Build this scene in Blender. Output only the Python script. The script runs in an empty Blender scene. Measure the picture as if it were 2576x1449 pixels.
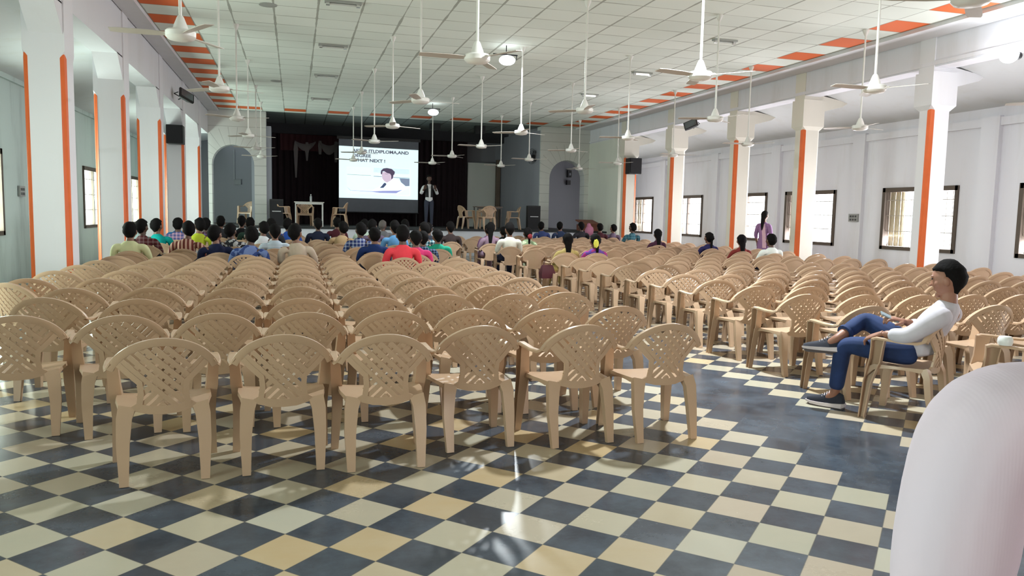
import bpy, bmesh, math, random
from math import sin, cos, pi, radians, sqrt, atan2
from mathutils import Vector, Matrix
random.seed(7)
S = bpy.context.scene
COL = S.collection

# ------------------------------------------------------------------ camera
def cam_axes(yaw, pitch, roll):
    fwd = Vector((sin(yaw)*cos(pitch), cos(yaw)*cos(pitch), sin(pitch)))
    right = Vector((cos(yaw), -sin(yaw), 0)); up = right.cross(fwd)
    r2 = cos(roll)*right + sin(roll)*up; u2 = -sin(roll)*right + cos(roll)*up
    return r2, u2, fwd
cd = bpy.data.cameras.new('camera'); cam = bpy.data.objects.new('camera', cd); COL.objects.link(cam)
r_, u_, f_ = cam_axes(0.275731538, -0.0947003021, 0.0209079711)
cam.matrix_world = Matrix(((r_.x, u_.x, -f_.x, 0), (r_.y, u_.y, -f_.y, 0), (r_.z, u_.z, -f_.z, 1.5129), (0, 0, 0, 1)))
cd.sensor_width = 36; cd.lens = 1937.58/2576*36; cd.clip_start = 0.05; cd.clip_end = 200
S.camera = cam

# ------------------------------------------------------------------ world, light, exposure
w = bpy.data.worlds.new('sky'); S.world = w; w.use_nodes = True
bg = w.node_tree.nodes['Background']; bg.inputs[0].default_value = (0.86, 0.95, 1.0, 1); bg.inputs[1].default_value = 2.6
S.view_settings.view_transform = 'Standard'; S.view_settings.look = 'None'; S.view_settings.gamma = 1
S.view_settings.use_curve_mapping = False
S.view_settings.exposure = 0.35
cy = S.cycles
cy.max_bounces = 7; cy.diffuse_bounces = 4; cy.glossy_bounces = 3; cy.transmission_bounces = 4; cy.transparent_max_bounces = 8
cy.caustics_reflective = False; cy.caustics_refractive = False; cy.sample_clamp_indirect = 6

def area(name, loc, rot, sx, sy, power, color):
    l = bpy.data.lights.new(name, 'AREA'); l.shape = 'RECTANGLE'; l.size = sx; l.size_y = sy; l.energy = power; l.color = color
    o = bpy.data.objects.new(name, l); COL.objects.link(o); o.location = loc; o.rotation_euler = rot
    return o
def point(name, loc, power, color, r=0.1):
    l = bpy.data.lights.new(name, 'POINT'); l.energy = power; l.color = color; l.shadow_soft_size = r
    o = bpy.data.objects.new(name, l); COL.objects.link(o); o.location = loc
    return o
# the windows: (side, y0, y1, z0, z1)
XR, XL = 14.0, -5.3          # outer walls of the two aisles
NL, NR = -2.9, 11.4          # nave faces of the two colonnades
YP, YB = 29.3, 33.8          # stage arch wall, back of stage
CZ = 5.0                     # ceiling height
ST = 0.955                   # stage floor
RW = [(2.0, 4.2), (6.0, 8.2), (10.0, 12.2), (13.72, 15.95), (17.7, 19.9), (20.85, 23.05), (24.75, 26.95), (28.7, 30.6)]
LW = [(-0.5, 1.8), (7.0, 9.2), (14.4, 16.65), (22.47, 24.7), (27.6, 29.9), (33.0, 35.5)]
for y0, y1 in RW:
    area('window_daylight', (XR+0.25, (y0+y1)/2, 1.6), (0, radians(103), 0), 1.5, y1-y0, 270 if y0 < 24 else 200, (0.97, 0.96, 1.0))
for y0, y1 in LW:
    area('window_daylight', (XL-0.25, (y0+y1)/2, 1.73), (0, radians(-103), 0), 1.6, y1-y0, 300, (0.82, 1.0, 0.88)) if y0 < 30 else None
# unseen warm fill added behind the camera, tinting the near chair backs
area('rear_warm_fill', (4.2, -5.1, 1.2), (radians(98), 0, 0), 3.0, 2.2, 75, (1.0, 0.74, 0.60))

# ------------------------------------------------------------------ materials
MATS = {}
def nmat(name):
    m = bpy.data.materials.new(name); m.use_nodes = True
    nt = m.node_tree; return m, nt, nt.nodes['Principled BSDF']
def N(nt, t, **k):
    n = nt.nodes.new(t)
    for a, b in k.items(): setattr(n, a, b)
    return n
def M(nt, op, a, b=None, c=None):
    n = nt.nodes.new('ShaderNodeMath'); n.operation = op
    for i, v in enumerate((a, b, c)):
        if v is None: continue
        if isinstance(v, (int, float)): n.inputs[i].default_value = v
        else: nt.links.new(v, n.inputs[i])
    return n.outputs[0]
def mixc(nt, fac, a, b, mode='MIX'):
    n = nt.nodes.new('ShaderNodeMix'); n.data_type = 'RGBA'; n.blend_type = mode
    for i, v in ((0, fac), (6, a), (7, b)):
        if isinstance(v, (int, float)): n.inputs[i].default_value = v
        elif isinstance(v, tuple): n.inputs[i].default_value = (*v[:3], 1)
        else: nt.links.new(v, n.inputs[i])
    return n.outputs[2]
def mat(name, c, rough=0.6, var=0.08, scale=6.0, metal=0, spec=0.5, bump=0.0):
    """plain surface with a little procedural mottling"""
    if name in MATS: return MATS[name]
    m, nt, b = nmat(name)
    tc = N(nt, 'ShaderNodeTexCoord'); no = N(nt, 'ShaderNodeTexNoise'); no.inputs['Scale'].default_value = scale; no.inputs['Detail'].default_value = 4
    nt.links.new(tc.outputs['Object'], no.inputs['Vector'])
    d = tuple(x*(1-var*2) for x in c); l = tuple(min(1, x*(1+var)) for x in c)
    col = mixc(nt, no.outputs[0], d, l)
    nt.links.new(col, b.inputs['Base Color'])
    b.inputs['Roughness'].default_value = rough; b.inputs['Metallic'].default_value = metal
    b.inputs['Specular IOR Level'].default_value = spec
    if bump:
        bp = N(nt, 'ShaderNodeBump'); bp.inputs['Strength'].default_value = bump; bp.inputs['Distance'].default_value = 0.004
        nt.links.new(no.outputs[0], bp.inputs['Height']); nt.links.new(bp.outputs[0], b.inputs['Normal'])
    MATS[name] = m; return m
def emat(name, c, s):
    m, nt, b = nmat(name); b.inputs['Base Color'].default_value = (*c, 1)
    b.inputs['Emission Color'].default_value = (*c, 1); b.inputs['Emission Strength'].default_value = s
    MATS[name] = m; return m

def floor_mat():
    m, nt, b = nmat('checker_stone')
    g = N(nt, 'ShaderNodeNewGeometry'); sx = N(nt, 'ShaderNodeSeparateXYZ'); nt.links.new(g.outputs['Position'], sx.inputs[0])
    u = M(nt, 'MULTIPLY', M(nt, 'SUBTRACT', sx.outputs[0], 0.903), 1/0.27/sqrt(2))
    v = M(nt, 'MULTIPLY', M(nt, 'SUBTRACT', sx.outputs[1], 3.828), 1/0.27/sqrt(2))
    a = M(nt, 'ADD', u, v); c = M(nt, 'SUBTRACT', u, v)
    fa = M(nt, 'FLOOR', a); fc = M(nt, 'FLOOR', c); sm = M(nt, 'ADD', fa, fc)
    par = M(nt, 'ABSOLUTE', M(nt, 'SUBTRACT', M(nt, 'MULTIPLY', M(nt, 'FRACT', M(nt, 'MULTIPLY', sm, 0.5)), 2), 0))   # 0 even, 1 odd
    light = M(nt, 'SUBTRACT', 1, par)
    band = M(nt, 'MULTIPLY', M(nt, 'GREATER_THAN', sm, 10.5), M(nt, 'LESS_THAN', sm, 15.5))
    light = M(nt, 'MULTIPLY', light, M(nt, 'SUBTRACT', 1, band))
    cx = N(nt, 'ShaderNodeCombineXYZ'); nt.links.new(fa, cx.inputs[0]); nt.links.new(fc, cx.inputs[1])
    wn = N(nt, 'ShaderNodeTexWhiteNoise'); nt.links.new(cx.outputs[0], wn.inputs['Vector'])
    cr = N(nt, 'ShaderNodeValToRGB'); nt.links.new(wn.outputs['Value'], cr.inputs[0])
    e = cr.color_ramp.elements
    e[0].position = 0; e[0].color = (0.52, 0.36, 0.17, 1); e[1].position = 1; e[1].color = (0.50, 0.50, 0.42, 1)
    for p, q in ((0.25, (0.48, 0.42, 0.31, 1)), (0.5, (0.43, 0.42, 0.33, 1)), (0.75, (0.46, 0.37, 0.28, 1))):
        k = e.new(p); k.color = q
    no = N(nt, 'ShaderNodeTexNoise'); no.inputs['Scale'].default_value = 3.2; no.inputs['Detail'].default_value = 8; no.inputs['Roughness'].default_value = 0.65
    mp = N(nt, 'ShaderNodeMapping'); nt.links.new(g.outputs['Position'], mp.inputs[0]); mp.inputs['Rotation'].default_value[2] = radians(45); mp.inputs['Scale'].default_value = (1, 2.2, 1)
    ad = N(nt, 'ShaderNodeVectorMath', operation='ADD'); nt.links.new(mp.outputs[0], ad.inputs[0]); nt.links.new(wn.outputs['Color'], ad.inputs[1]); nt.links.new(ad.outputs[0], no.inputs['Vector'])
    lt = mixc(nt, M(nt, 'MULTIPLY', no.outputs[0], 0.55), cr.outputs[0], (0.58, 0.50, 0.38))
    n2 = N(nt, 'ShaderNodeTexNoise'); n2.inputs['Scale'].default_value = 2.0; n2.inputs['Detail'].default_value = 9; n2.inputs['Roughness'].default_value = 0.7; nt.links.new(g.outputs['Position'], n2.inputs['Vector'])
    r2 = N(nt, 'ShaderNodeValToRGB'); nt.links.new(n2.outputs[0], r2.inputs[0])
    r2.color_ramp.elements[0].position = 0.38; r2.color_ramp.elements[0].color = (0.034, 0.045, 0.062, 1)
    r2.color_ramp.elements[1].position = 0.72; r2.color_ramp.elements[1].color = (0.095, 0.125, 0.165, 1)
    dk = mixc(nt, M(nt, 'MULTIPLY', M(nt, 'FRACT', M(nt, 'MULTIPLY', wn.outputs['Value'], 7)), 0.45), r2.outputs[0], (0.048, 0.056, 0.068))
    dk = mixc(nt, band, dk, r2.outputs[0])
    col = mixc(nt, light, dk, lt)
    # thin joint lines
    da = M(nt, 'ABSOLUTE', M(nt, 'SUBTRACT', M(nt, 'FRACT', a), 0.5)); dc = M(nt, 'ABSOLUTE', M(nt, 'SUBTRACT', M(nt, 'FRACT', c), 0.5))
    j = M(nt, 'MULTIPLY', M(nt, 'GREATER_THAN', M(nt, 'MAXIMUM', da, dc), 0.491), M(nt, 'SUBTRACT', 1, band))
    col = mixc(nt, M(nt, 'MULTIPLY', j, 0.6), col, (0.10, 0.10, 0.09))
    nt.links.new(col, b.inputs['Base Color'])
    rr = M(nt, 'ADD', M(nt, 'MULTIPLY', n2.outputs[0], 0.16), M(nt, 'ADD', 0.05, M(nt, 'MULTIPLY', M(nt, 'FRACT', M(nt, 'MULTIPLY', wn.outputs['Value'], 13)), 0.16))); nt.links.new(rr, b.inputs['Roughness'])
    b.inputs['Specular IOR Level'].default_value = 0.35
    # each slab lies very slightly out of level
    nv = N(nt, 'ShaderNodeVectorMath', operation='SUBTRACT'); nt.links.new(wn.outputs['Color'], nv.inputs[0]); nv.inputs[1].default_value = (0.5, 0.5, 0.5)
    ns = N(nt, 'ShaderNodeVectorMath', operation='MULTIPLY'); nt.links.new(nv.outputs[0], ns.inputs[0]); ns.inputs[1].default_value = (0.012, 0.012, 0)
    na = N(nt, 'ShaderNodeVectorMath', operation='ADD'); nt.links.new(g.outputs['Normal'], na.inputs[0]); nt.links.new(ns.outputs[0], na.inputs[1])
    nn = N(nt, 'ShaderNodeVectorMath', operation='NORMALIZE'); nt.links.new(na.outputs[0], nn.inputs[0]); nt.links.new(nn.outputs[0], b.inputs['Normal'])
    return m
def ceil_mat():
    m, nt, b = nmat('ceiling_tiles')
    g = N(nt, 'ShaderNodeNewGeometry'); sx = N(nt, 'ShaderNodeSeparateXYZ'); nt.links.new(g.outputs['Position'], sx.inputs[0])
    u = M(nt, 'MULTIPLY', M(nt, 'SUBTRACT', sx.outputs[0], 1.89), 1/0.74); v = M(nt, 'MULTIPLY', M(nt, 'SUBTRACT', sx.outputs[1], 11.40), 1/0.697)
    fu = M(nt, 'FLOOR', u); fv = M(nt, 'FLOOR', v)
    def eq(x, k): return M(nt, 'COMPARE', x, float(k), 0.1)
    evv = M(nt, 'LESS_THAN', M(nt, 'FRACT', M(nt, 'ADD', M(nt, 'MULTIPLY', fv, 0.5), 0.01)), 0.3)
    evu = M(nt, 'GREATER_THAN', M(nt, 'FRACT', M(nt, 'ADD', M(nt, 'MULTIPLY', fu, 0.5), 0.01)), 0.3)
    side = M(nt, 'MULTIPLY', M(nt, 'ADD', eq(fu, -6), eq(fu, 11)), evv)
    inside = M(nt, 'MULTIPLY', M(nt, 'GREATER_THAN', fu, -5.5), M(nt, 'LESS_THAN', fu, 10.5))
    cross = M(nt, 'MULTIPLY', M(nt, 'MULTIPLY', eq(fv, 24), evu), inside)
    org = M(nt, 'MINIMUM', M(nt, 'ADD', side, cross), 1)
    du = M(nt, 'ABSOLUTE', M(nt, 'SUBTRACT', M(nt, 'FRACT', u), 0.5)); dv = M(nt, 'ABSOLUTE', M(nt, 'SUBTRACT', M(nt, 'FRACT', v), 0.5))
    border = M(nt, 'MULTIPLY', M(nt, 'GREATER_THAN', sx.outputs[0], -2.56), M(nt, 'LESS_THAN', sx.outputs[0], 10.78))
    no = N(nt, 'ShaderNodeTexNoise'); no.inputs['Scale'].default_value = 1.3; no.inputs['Detail'].default_value = 5; nt.links.new(g.outputs['Position'], no.inputs['Vector'])
    thr = M(nt, 'SUBTRACT', 0.5, M(nt, 'MULTIPLY', M(nt, 'POWER', no.outputs[0], 2), 0.09))
    lu = M(nt, 'GREATER_THAN', du, thr); lv = M(nt, 'MULTIPLY', M(nt, 'GREATER_THAN', dv, thr), 0.75)
    line = M(nt, 'MULTIPLY', M(nt, 'MAXIMUM', lu, lv), border)
    cx = N(nt, 'ShaderNodeCombineXYZ'); nt.links.new(fu, cx.inputs[0]); nt.links.new(fv, cx.inputs[1])
    wn = N(nt, 'ShaderNodeTexWhiteNoise'); nt.links.new(cx.outputs[0], wn.inputs['Vector'])
    base = mixc(nt, wn.outputs['Value'], (0.72, 0.77, 0.71), (0.80, 0.84, 0.78))
    base = mixc(nt, org, base, (0.72, 0.13, 0.02))
    base = mixc(nt, M(nt, 'MULTIPLY', line, 0.72), base, (0.22, 0.22, 0.18))
    nt.links.new(base, b.inputs['Base Color']); b.inputs['Roughness'].default_value = 0.75
    return m
def wall_mat(name, c, stain=0.35, sc=(0.52, 0.50, 0.46)):
    m, nt, b = nmat(name)
    g = N(nt, 'ShaderNodeNewGeometry'); mp = N(nt, 'ShaderNodeMapping'); nt.links.new(g.outputs['Position'], mp.inputs[0]); mp.inputs['Scale'].default_value = (1.2, 1.2, 0.18)
    no = N(nt, 'ShaderNodeTexNoise'); no.inputs['Scale'].default_value = 1.6; no.inputs['Detail'].default_value = 8; no.inputs['Roughness'].default_value = 0.65; nt.links.new(mp.outputs[0], no.inputs['Vector'])
    r = N(nt, 'ShaderNodeValToRGB'); r.color_ramp.elements[0].position = 0.5; r.color_ramp.elements[1].position = 0.75; nt.links.new(no.outputs[0], r.inputs[0])
    col = mixc(nt, M(nt, 'MULTIPLY', r.outputs[0], stain), c, sc)
    nt.links.new(col, b.inputs['Base Color']); b.inputs['Roughness'].default_value = 0.7; MATS[name] = m
    return m
def brick_mat(name, c, arches):
    """painted masonry: thin course lines, wedge lines fanning round each arch (x, z spring, radius)"""
    m, nt, b = nmat(name)
    g = N(nt, 'ShaderNodeNewGeometry'); sx = N(nt, 'ShaderNodeSeparateXYZ'); nt.links.new(g.outputs['Position'], sx.inputs[0])
    x, z = sx.outputs[0], sx.outputs[2]
    hor = M(nt, 'GREATER_THAN', M(nt, 'ABSOLUTE', M(nt, 'SUBTRACT', M(nt, 'FRACT', M(nt, 'MULTIPLY', z, 1/0.34)), 0.5)), 0.47)
    ring = None; rad = None
    for ax, az, ar in arches:
        dx = M(nt, 'SUBTRACT', x, ax); dz = M(nt, 'SUBTRACT', z, az)
        d = M(nt, 'SQRT', M(nt, 'ADD', M(nt, 'MULTIPLY', dx, dx), M(nt, 'MULTIPLY', dz, dz)))
        inr = M(nt, 'MULTIPLY', M(nt, 'LESS_THAN', d, ar+0.62), M(nt, 'GREATER_THAN', dz, 0.0))
        an = M(nt, 'MULTIPLY', M(nt, 'ARCTAN2', dz, dx), 13/pi)
        ln = M(nt, 'MULTIPLY', M(nt, 'GREATER_THAN', M(nt, 'ABSOLUTE', M(nt, 'SUBTRACT', M(nt, 'FRACT', an), 0.5)), 0.465), inr)
        ring = inr if ring is None else M(nt, 'MAXIMUM', ring, inr); rad = ln if rad is None else M(nt, 'MAXIMUM', rad, ln)
    line = M(nt, 'ADD', M(nt, 'MULTIPLY', hor, M(nt, 'SUBTRACT', 1, ring)), rad)
    no = N(nt, 'ShaderNodeTexNoise'); no.inputs['Scale'].default_value = 1.7; no.inputs['Detail'].default_value = 6; nt.links.new(g.outputs['Position'], no.inputs['Vector'])
    base = mixc(nt, no.outputs[0], tuple(v*0.85 for v in c), c)
    col = mixc(nt, M(nt, 'MULTIPLY', line, 0.45), base, (0.25, 0.25, 0.24))
    nt.links.new(col, b.inputs['Base Color']); b.inputs['Roughness'].default_value = 0.75
    return m
def cloth(name, c, pat=None, c2=(1, 1, 1), f=18):
    """shirt cloth: plain, hstripe, vstripe, check or print"""
    if name in MATS: return MATS[name]
    m, nt, b = nmat(name)
    tc = N(nt, 'ShaderNodeTexCoord'); sx = N(nt, 'ShaderNodeSeparateXYZ'); nt.links.new(tc.outputs['Object'], sx.inputs[0])
    no = N(nt, 'ShaderNodeTexNoise'); no.inputs['Scale'].default_value = 9; no.inputs['Detail'].default_value = 5; nt.links.new(tc.outputs['Object'], no.inputs['Vector'])
    base = mixc(nt, no.outputs[0], tuple(v*0.8 for v in c), tuple(min(1, v*1.12) for v in c))
    def st(o, fr, th): return M(nt, 'GREATER_THAN', M(nt, 'FRACT', M(nt, 'MULTIPLY', o, fr)), th)
    fac = None
    if pat == 'hstripe': fac = st(sx.outputs[2], f, 0.6)
    if pat == 'vstripe': fac = st(sx.outputs[0], f, 0.5)
    if pat == 'check': fac = M(nt, 'MULTIPLY', M(nt, 'ADD', st(sx.outputs[0], f, 0.66), st(sx.outputs[2], f, 0.66)), 0.5)
    if pat == 'print':
        n2 = N(nt, 'ShaderNodeTexVoronoi'); n2.inputs['Scale'].default_value = f; nt.links.new(tc.outputs['Object'], n2.inputs['Vector'])
        n3 = N(nt, 'ShaderNodeTexNoise'); n3.inputs['Scale'].default_value = f*0.6; nt.links.new(tc.outputs['Object'], n3.inputs['Vector'])
        fac = M(nt, 'GREATER_THAN', n3.outputs[0], 0.53)
    if fac is not None: base = mixc(nt, fac, base, c2)
    nt.links.new(base, b.inputs['Base Color']); b.inputs['Roughness'].default_value = 0.85; b.inputs['Specular IOR Level'].default_value = 0.2
    MATS[name] = m; return m

PLASTIC = mat('tan_plastic', (0.54, 0.368, 0.243), rough=0.30, var=0.05, scale=3)
CHROME = mat('bright_metal', (0.75, 0.75, 0.75), 0.25, metal=1)
WHITE = mat('white_plastic', (0.80, 0.80, 0.78), 0.4)
FANW = mat('fan_enamel', (0.74, 0.72, 0.68), 0.35)
BLADE = mat('fan_blade_enamel', (0.50, 0.45, 0.40), 0.4)
FRAMEB = mat('dark_brown_wood', (0.095, 0.070, 0.052), 0.6)
BLACK = mat('black_plastic', (0.012, 0.012, 0.014), 0.5)
GRILLE = mat('speaker_cloth', (0.02, 0.019, 0.022), 0.9)
ORANGE = mat('orange_paint', (0.72, 0.13, 0.022), 0.55, var=0.06)
SKIN = mat('brown_skin', (0.19, 0.085, 0.05), 0.55, var=0.05)
SKIND = mat('dark_brown_skin', (0.085, 0.040, 0.026), 0.55, var=0.05)
HAIR = mat('black_hair', (0.006, 0.005, 0.005), 0.85, var=0.2, scale=60, spec=0.12, bump=0.8)
HAIRG = mat('grey_hair', (0.14, 0.12, 0.11), 0.7, var=0.2, scale=60, bump=0.6)
DENIM = mat('dark_blue_denim', (0.012, 0.018, 0.055), 0.85, var=0.15, scale=30)
WALLW = wall_mat('white_wall_paint', (0.70, 0.70, 0.73), 0.25)
WALLL = wall_mat('green_lit_wall_paint', (0.50, 0.58, 0.55), 0.75, (0.24, 0.29, 0.28))  # the green of the foliage light is mixed into this wall colour
WALLR = wall_mat('lilac_white_wall_paint', (0.74, 0.73, 0.78), 0.35, (0.52, 0.48, 0.44))
COLW = wall_mat('column_white_paint', (0.74, 0.73, 0.76), 0.15)
COLY = wall_mat('column_cream_paint', (0.74, 0.70, 0.62), 0.12)
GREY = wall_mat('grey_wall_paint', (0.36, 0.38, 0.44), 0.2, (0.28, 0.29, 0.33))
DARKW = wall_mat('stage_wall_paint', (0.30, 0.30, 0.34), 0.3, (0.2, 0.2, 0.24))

# ------------------------------------------------------------------ mesh builder
class MB:
    def __init__(s): s.v = []; s.f = []; s.m = []
    def add(s, vs, fs, mi=0):
        o = len(s.v); s.v += [tuple(v) for v in vs]; s.f += [tuple(i+o for i in f) for f in fs]; s.m += [mi]*len(fs)
    def box(s, x0, x1, y0, y1, z0, z1, mi=0):
        vs = [(x, y, z) for z in (z0, z1) for y in (y0, y1) for x in (x0, x1)]
        s.add(vs, [(0, 2, 3, 1), (4, 5, 7, 6), (0, 1, 5, 4), (2, 6, 7, 3), (0, 4, 6, 2), (1, 3, 7, 5)], mi)
    def loft(s, rings, cap=True, mi=0, close=True):
        n = len(rings[0]); vs = [p for r in rings for p in r]; fs = []
        for i in range(len(rings)-1):
            for j in range(n if close else n-1):
                k = (j+1) % n
                fs.append((i*n+j, i*n+k, (i+1)*n+k, (i+1)*n+j))
        if cap and close:
            fs.append(tuple(reversed(range(n)))); fs.append(tuple((len(rings)-1)*n+j for j in range(n)))
        s.add(vs, fs, mi)
    def sweep(s, path, secs, side=Vector((1, 0, 0)), mi=0):
        """secs: one (u,v) polygon or one per point; u runs along 'side', v across it"""
        P = [Vector(p) for p in path]; rings = []
        for i, p in enumerate(P):
            t = (P[min(i+1, len(P)-1)] - P[max(i-1, 0)]).normalized()
            sd = (side - t*side.dot(t)).normalized(); nn = t.cross(sd).normalized()
            sec = secs[i] if isinstance(secs[0][0], (tuple, list)) else secs
            rings.append([p + sd*u + nn*v for u, v in sec])
        s.loft(rings, mi=mi)
    def tube(s, path, r, n=8, mi=0):
        P = [Vector(p) for p in path]; rr = r if isinstance(r, (list, tuple)) else [r]*len(P); rings = []
        t0 = (P[1]-P[0]).normalized(); ref = Vector((0, 0, 1)) if abs(t0.z) < 0.9 else Vector((1, 0, 0))
        for i, p in enumerate(P):
            t = (P[min(i+1, len(P)-1)] - P[max(i-1, 0)]).normalized()
            a = (ref - t*ref.dot(t)).normalized(); bb = t.cross(a)
            rings.append([p + (a*cos(2*pi*k/n) + bb*sin(2*pi*k/n))*rr[i] for k in range(n)])
        s.loft(rings, mi=mi)
    def lathe(s, prof, n=16, c=(0, 0, 0), mi=0):
        rings = [[(c[0]+max(r, 1e-4)*cos(2*pi*k/n), c[1]+max(r, 1e-4)*sin(2*pi*k/n), c[2]+z) for k in range(n)] for r, z in prof]
        s.loft(rings, mi=mi)
    def ball(s, c, r, nu=12, nv=8, f=None, mi=0):
        rx, ry, rz = r if isinstance(r, (tuple, list)) else (r, r, r)
        rings = []
        for i in range(1, nv):
            th = pi*i/nv
            rings.append([Vector((rx*sin(th)*cos(2*pi*k/nu), ry*sin(th)*sin(2*pi*k/nu), rz*cos(th))) for k in range(nu)])
        vs = [Vector((0, 0, rz))] + [p for r_ in rings for p in r_] + [Vector((0, 0, -rz))]
        if f: vs = [f(v) for v in vs]
        vs = [v + Vector(c) for v in vs]; fs = []
        for k in range(nu): fs.append((0, 1+k, 1+(k+1) % nu))
        for i in range(nv-2):
            for k in range(nu):
                a = 1+i*nu+k; b2 = 1+i*nu+(k+1) % nu; fs.append((a, a+nu, b2+nu, b2))
        L = len(vs)-1
        for k in range(nu): fs.append((L, 1+(nv-2)*nu+(k+1) % nu, 1+(nv-2)*nu+k))
        s.add(vs, fs, mi)
    def merge(s, o, mi=None):
        k = len(s.v); s.v += o.v; s.f += [tuple(i+k for i in f) for f in o.f]; s.m += (o.m if mi is None else [mi]*len(o.f))
    def xf(s, mtx):
        r = MB(); r.v = [tuple(mtx @ Vector(v)) for v in s.v]; r.f = list(s.f); r.m = list(s.m); return r
    def mesh(s, name, mats, smooth=True, ang=40):
        me = bpy.data.meshes.new(name); me.from_pydata(s.v, [], s.f)
        for m in (mats if isinstance(mats, (list, tuple)) else [mats]): me.materials.append(m)
        if any(s.m): me.polygons.foreach_set('material_index', s.m)
        if smooth:
            me.polygons.foreach_set('use_smooth', [True]*len(me.polygons)); me.set_sharp_from_angle(angle=radians(ang))
        me.update(); return me
def obj(name, data, parent=None, loc=(0, 0, 0), rz=0.0):
    o = bpy.data.objects.new(name, data); COL.objects.link(o); o.location = loc
    if rz: o.rotation_euler = (0, 0, rz)
    if parent: o.parent = parent
    return o
def mk(name, mb, mats, parent=None, loc=(0, 0, 0), rz=0.0, smooth=True, ang=40):
    return obj(name, mb.mesh(name, mats, smooth, ang), parent, loc, rz)
def thing(name, label, cat, loc=(0, 0, 0), rz=0.0, group=None):
    return tag(obj(name, None, None, loc, rz), label, cat, group)
def tag(o, label=None, cat=None, group=None, kind=None):
    if label: o['label'] = label
    if cat: o['category'] = cat
    if group: o['group'] = group
    if kind: o['kind'] = kind
    return o
def struct(name, mb, m, label=None, smooth=False, parent=None):
    o = mk(name, mb, m, parent, smooth=smooth)
    if parent is None: o['kind'] = 'structure'
    if label: o['label'] = label
    return o
def sharp_box(x0, x1, y0, y1, z0, z1):
    b = MB(); b.box(x0, x1, y0, y1, z0, z1); return b
def rrect(w, h, r, n=3, cx=0, cz=0):
    pts = []
    for qx, qz, a0 in ((w/2-r, h/2-r, 0), (-w/2+r, h/2-r, 90), (-w/2+r, -h/2+r, 180), (w/2-r, -h/2+r, 270)):
        for i in range(n+1):
            a = radians(a0+90*i/n); pts.append((cx+qx+r*cos(a), cz+qz+r*sin(a)))
    return pts

# ------------------------------------------------------------------ the hall
YF = -5.2   # wall behind the camera
struct('floor', sharp_box(XL-0.3, XR+0.3, YF, YB+0.3, -0.2, 0), floor_mat(), 'checkered stone floor of dark blue and pale tiles with a plain dark aisle')
struct('ceiling', sharp_box(NL-0.1, NR+0.1, YF, YP-0.1, CZ, CZ+0.1), ceil_mat(), 'white panel ceiling with dark joints and orange panels')
def dark_ceil():  # stage panels: the unlit darkness is put into their base colour
    m, nt, b = nmat('shade_toned_stage_panels')
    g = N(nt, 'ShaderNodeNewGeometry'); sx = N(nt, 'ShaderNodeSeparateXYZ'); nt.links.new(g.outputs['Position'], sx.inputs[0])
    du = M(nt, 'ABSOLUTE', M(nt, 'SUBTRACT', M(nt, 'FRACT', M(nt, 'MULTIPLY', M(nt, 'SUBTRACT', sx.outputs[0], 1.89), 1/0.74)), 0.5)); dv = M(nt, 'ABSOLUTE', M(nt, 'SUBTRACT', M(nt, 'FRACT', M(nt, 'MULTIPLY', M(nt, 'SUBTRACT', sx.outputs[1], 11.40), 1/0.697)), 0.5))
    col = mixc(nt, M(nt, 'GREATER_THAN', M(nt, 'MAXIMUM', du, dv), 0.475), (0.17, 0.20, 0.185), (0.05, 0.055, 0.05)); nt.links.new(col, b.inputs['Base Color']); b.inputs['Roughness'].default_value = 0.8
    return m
struct('ceiling_stage', sharp_box(NL-0.1, NR+0.1, YP-0.1, YB+0.3, CZ, CZ+0.1), dark_ceil(), 'panel ceiling over the stage, its shade painted into the colour')
def wall_holes(x0, x1, ya, yb, z0, z1, holes, hz0, hz1):
    b = MB(); y = ya
    for a, c in holes:
        b.box(x0, x1, y, a, z0, z1); b.box(x0, x1, a, c, z0, hz0); b.box(x0, x1, a, c, hz1, z1); y = c
    b.box(x0, x1, y, yb, z0, z1); return b
wr = wall_holes(XR, XR+0.25, YF, YB, 0, 4.0, RW, 0.86, 2.36)
for yy in (5.1, 9.1, 12.95, 16.83, 20.38, 23.9, 27.8):      # shallow pilasters between the windows
    wr.box(XR-0.10, XR, yy-0.22, yy+0.22, 0, 3.75)
wr.box(XR-0.07, XR, YF, YB, 3.55, 3.72)
struct('wall_right', wr, WALLR, 'outer wall of the right aisle with windows and pilasters')
wl = wall_holes(XL-0.25, XL, YF, 37.0, 0, 4.15, LW, 0.93, 2.55)
for yy in (4.5, 12.0, 19.5, 26.2, 31.4): wl.box(XL, XL+0.09, yy-0.25, yy+0.25, 0, 3.95)
wl.box(XL, XL+0.06, YF, 37.0, 3.88, 3.98)
struct('wall_left', wl, WALLL, 'stained outer wall of the left aisle, green window light put into its colour')
b = MB(); b.box(XL-0.3, XR+0.3, YF-0.2, YF, 2.4, 5.1); b.box(XL-0.3, 2.6, YF-0.2, YF, 0, 2.4); b.box(5.8, XR+0.3, YF-0.2, YF, 0, 2.4)
struct('wall_rear', b, WALLW)
# sloping aisle roofs
def slab(p, th=0.08):
    b = MB(); lo = [Vector(q) for q in p]; b.add(lo+[q+Vector((0, 0, th)) for q in lo], [(0, 1, 2, 3), (7, 6, 5, 4), (0, 4, 5, 1), (1, 5, 6, 2), (2, 6, 7, 3), (3, 7, 4, 0)]); return b
AISLE = wall_mat('aisle_roof_paint', (0.60, 0.61, 0.62), 0.4, (0.5, 0.48, 0.43))
struct('ceiling_right', slab([(NR+0.04, YF, 4.61), (XR+0.3, YF, 3.86), (XR+0.3, YB, 3.86), (NR+0.04, YB, 4.61)]), AISLE, 'sloping roof of the right aisle')
struct('ceiling_left', slab([(NL-0.04, YF, 4.34), (NL-0.04, 37, 4.34), (XL-0.3, 37, 3.92), (XL-0.3, YF, 3.92)]), AISLE, 'sloping roof of the left aisle')
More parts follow.
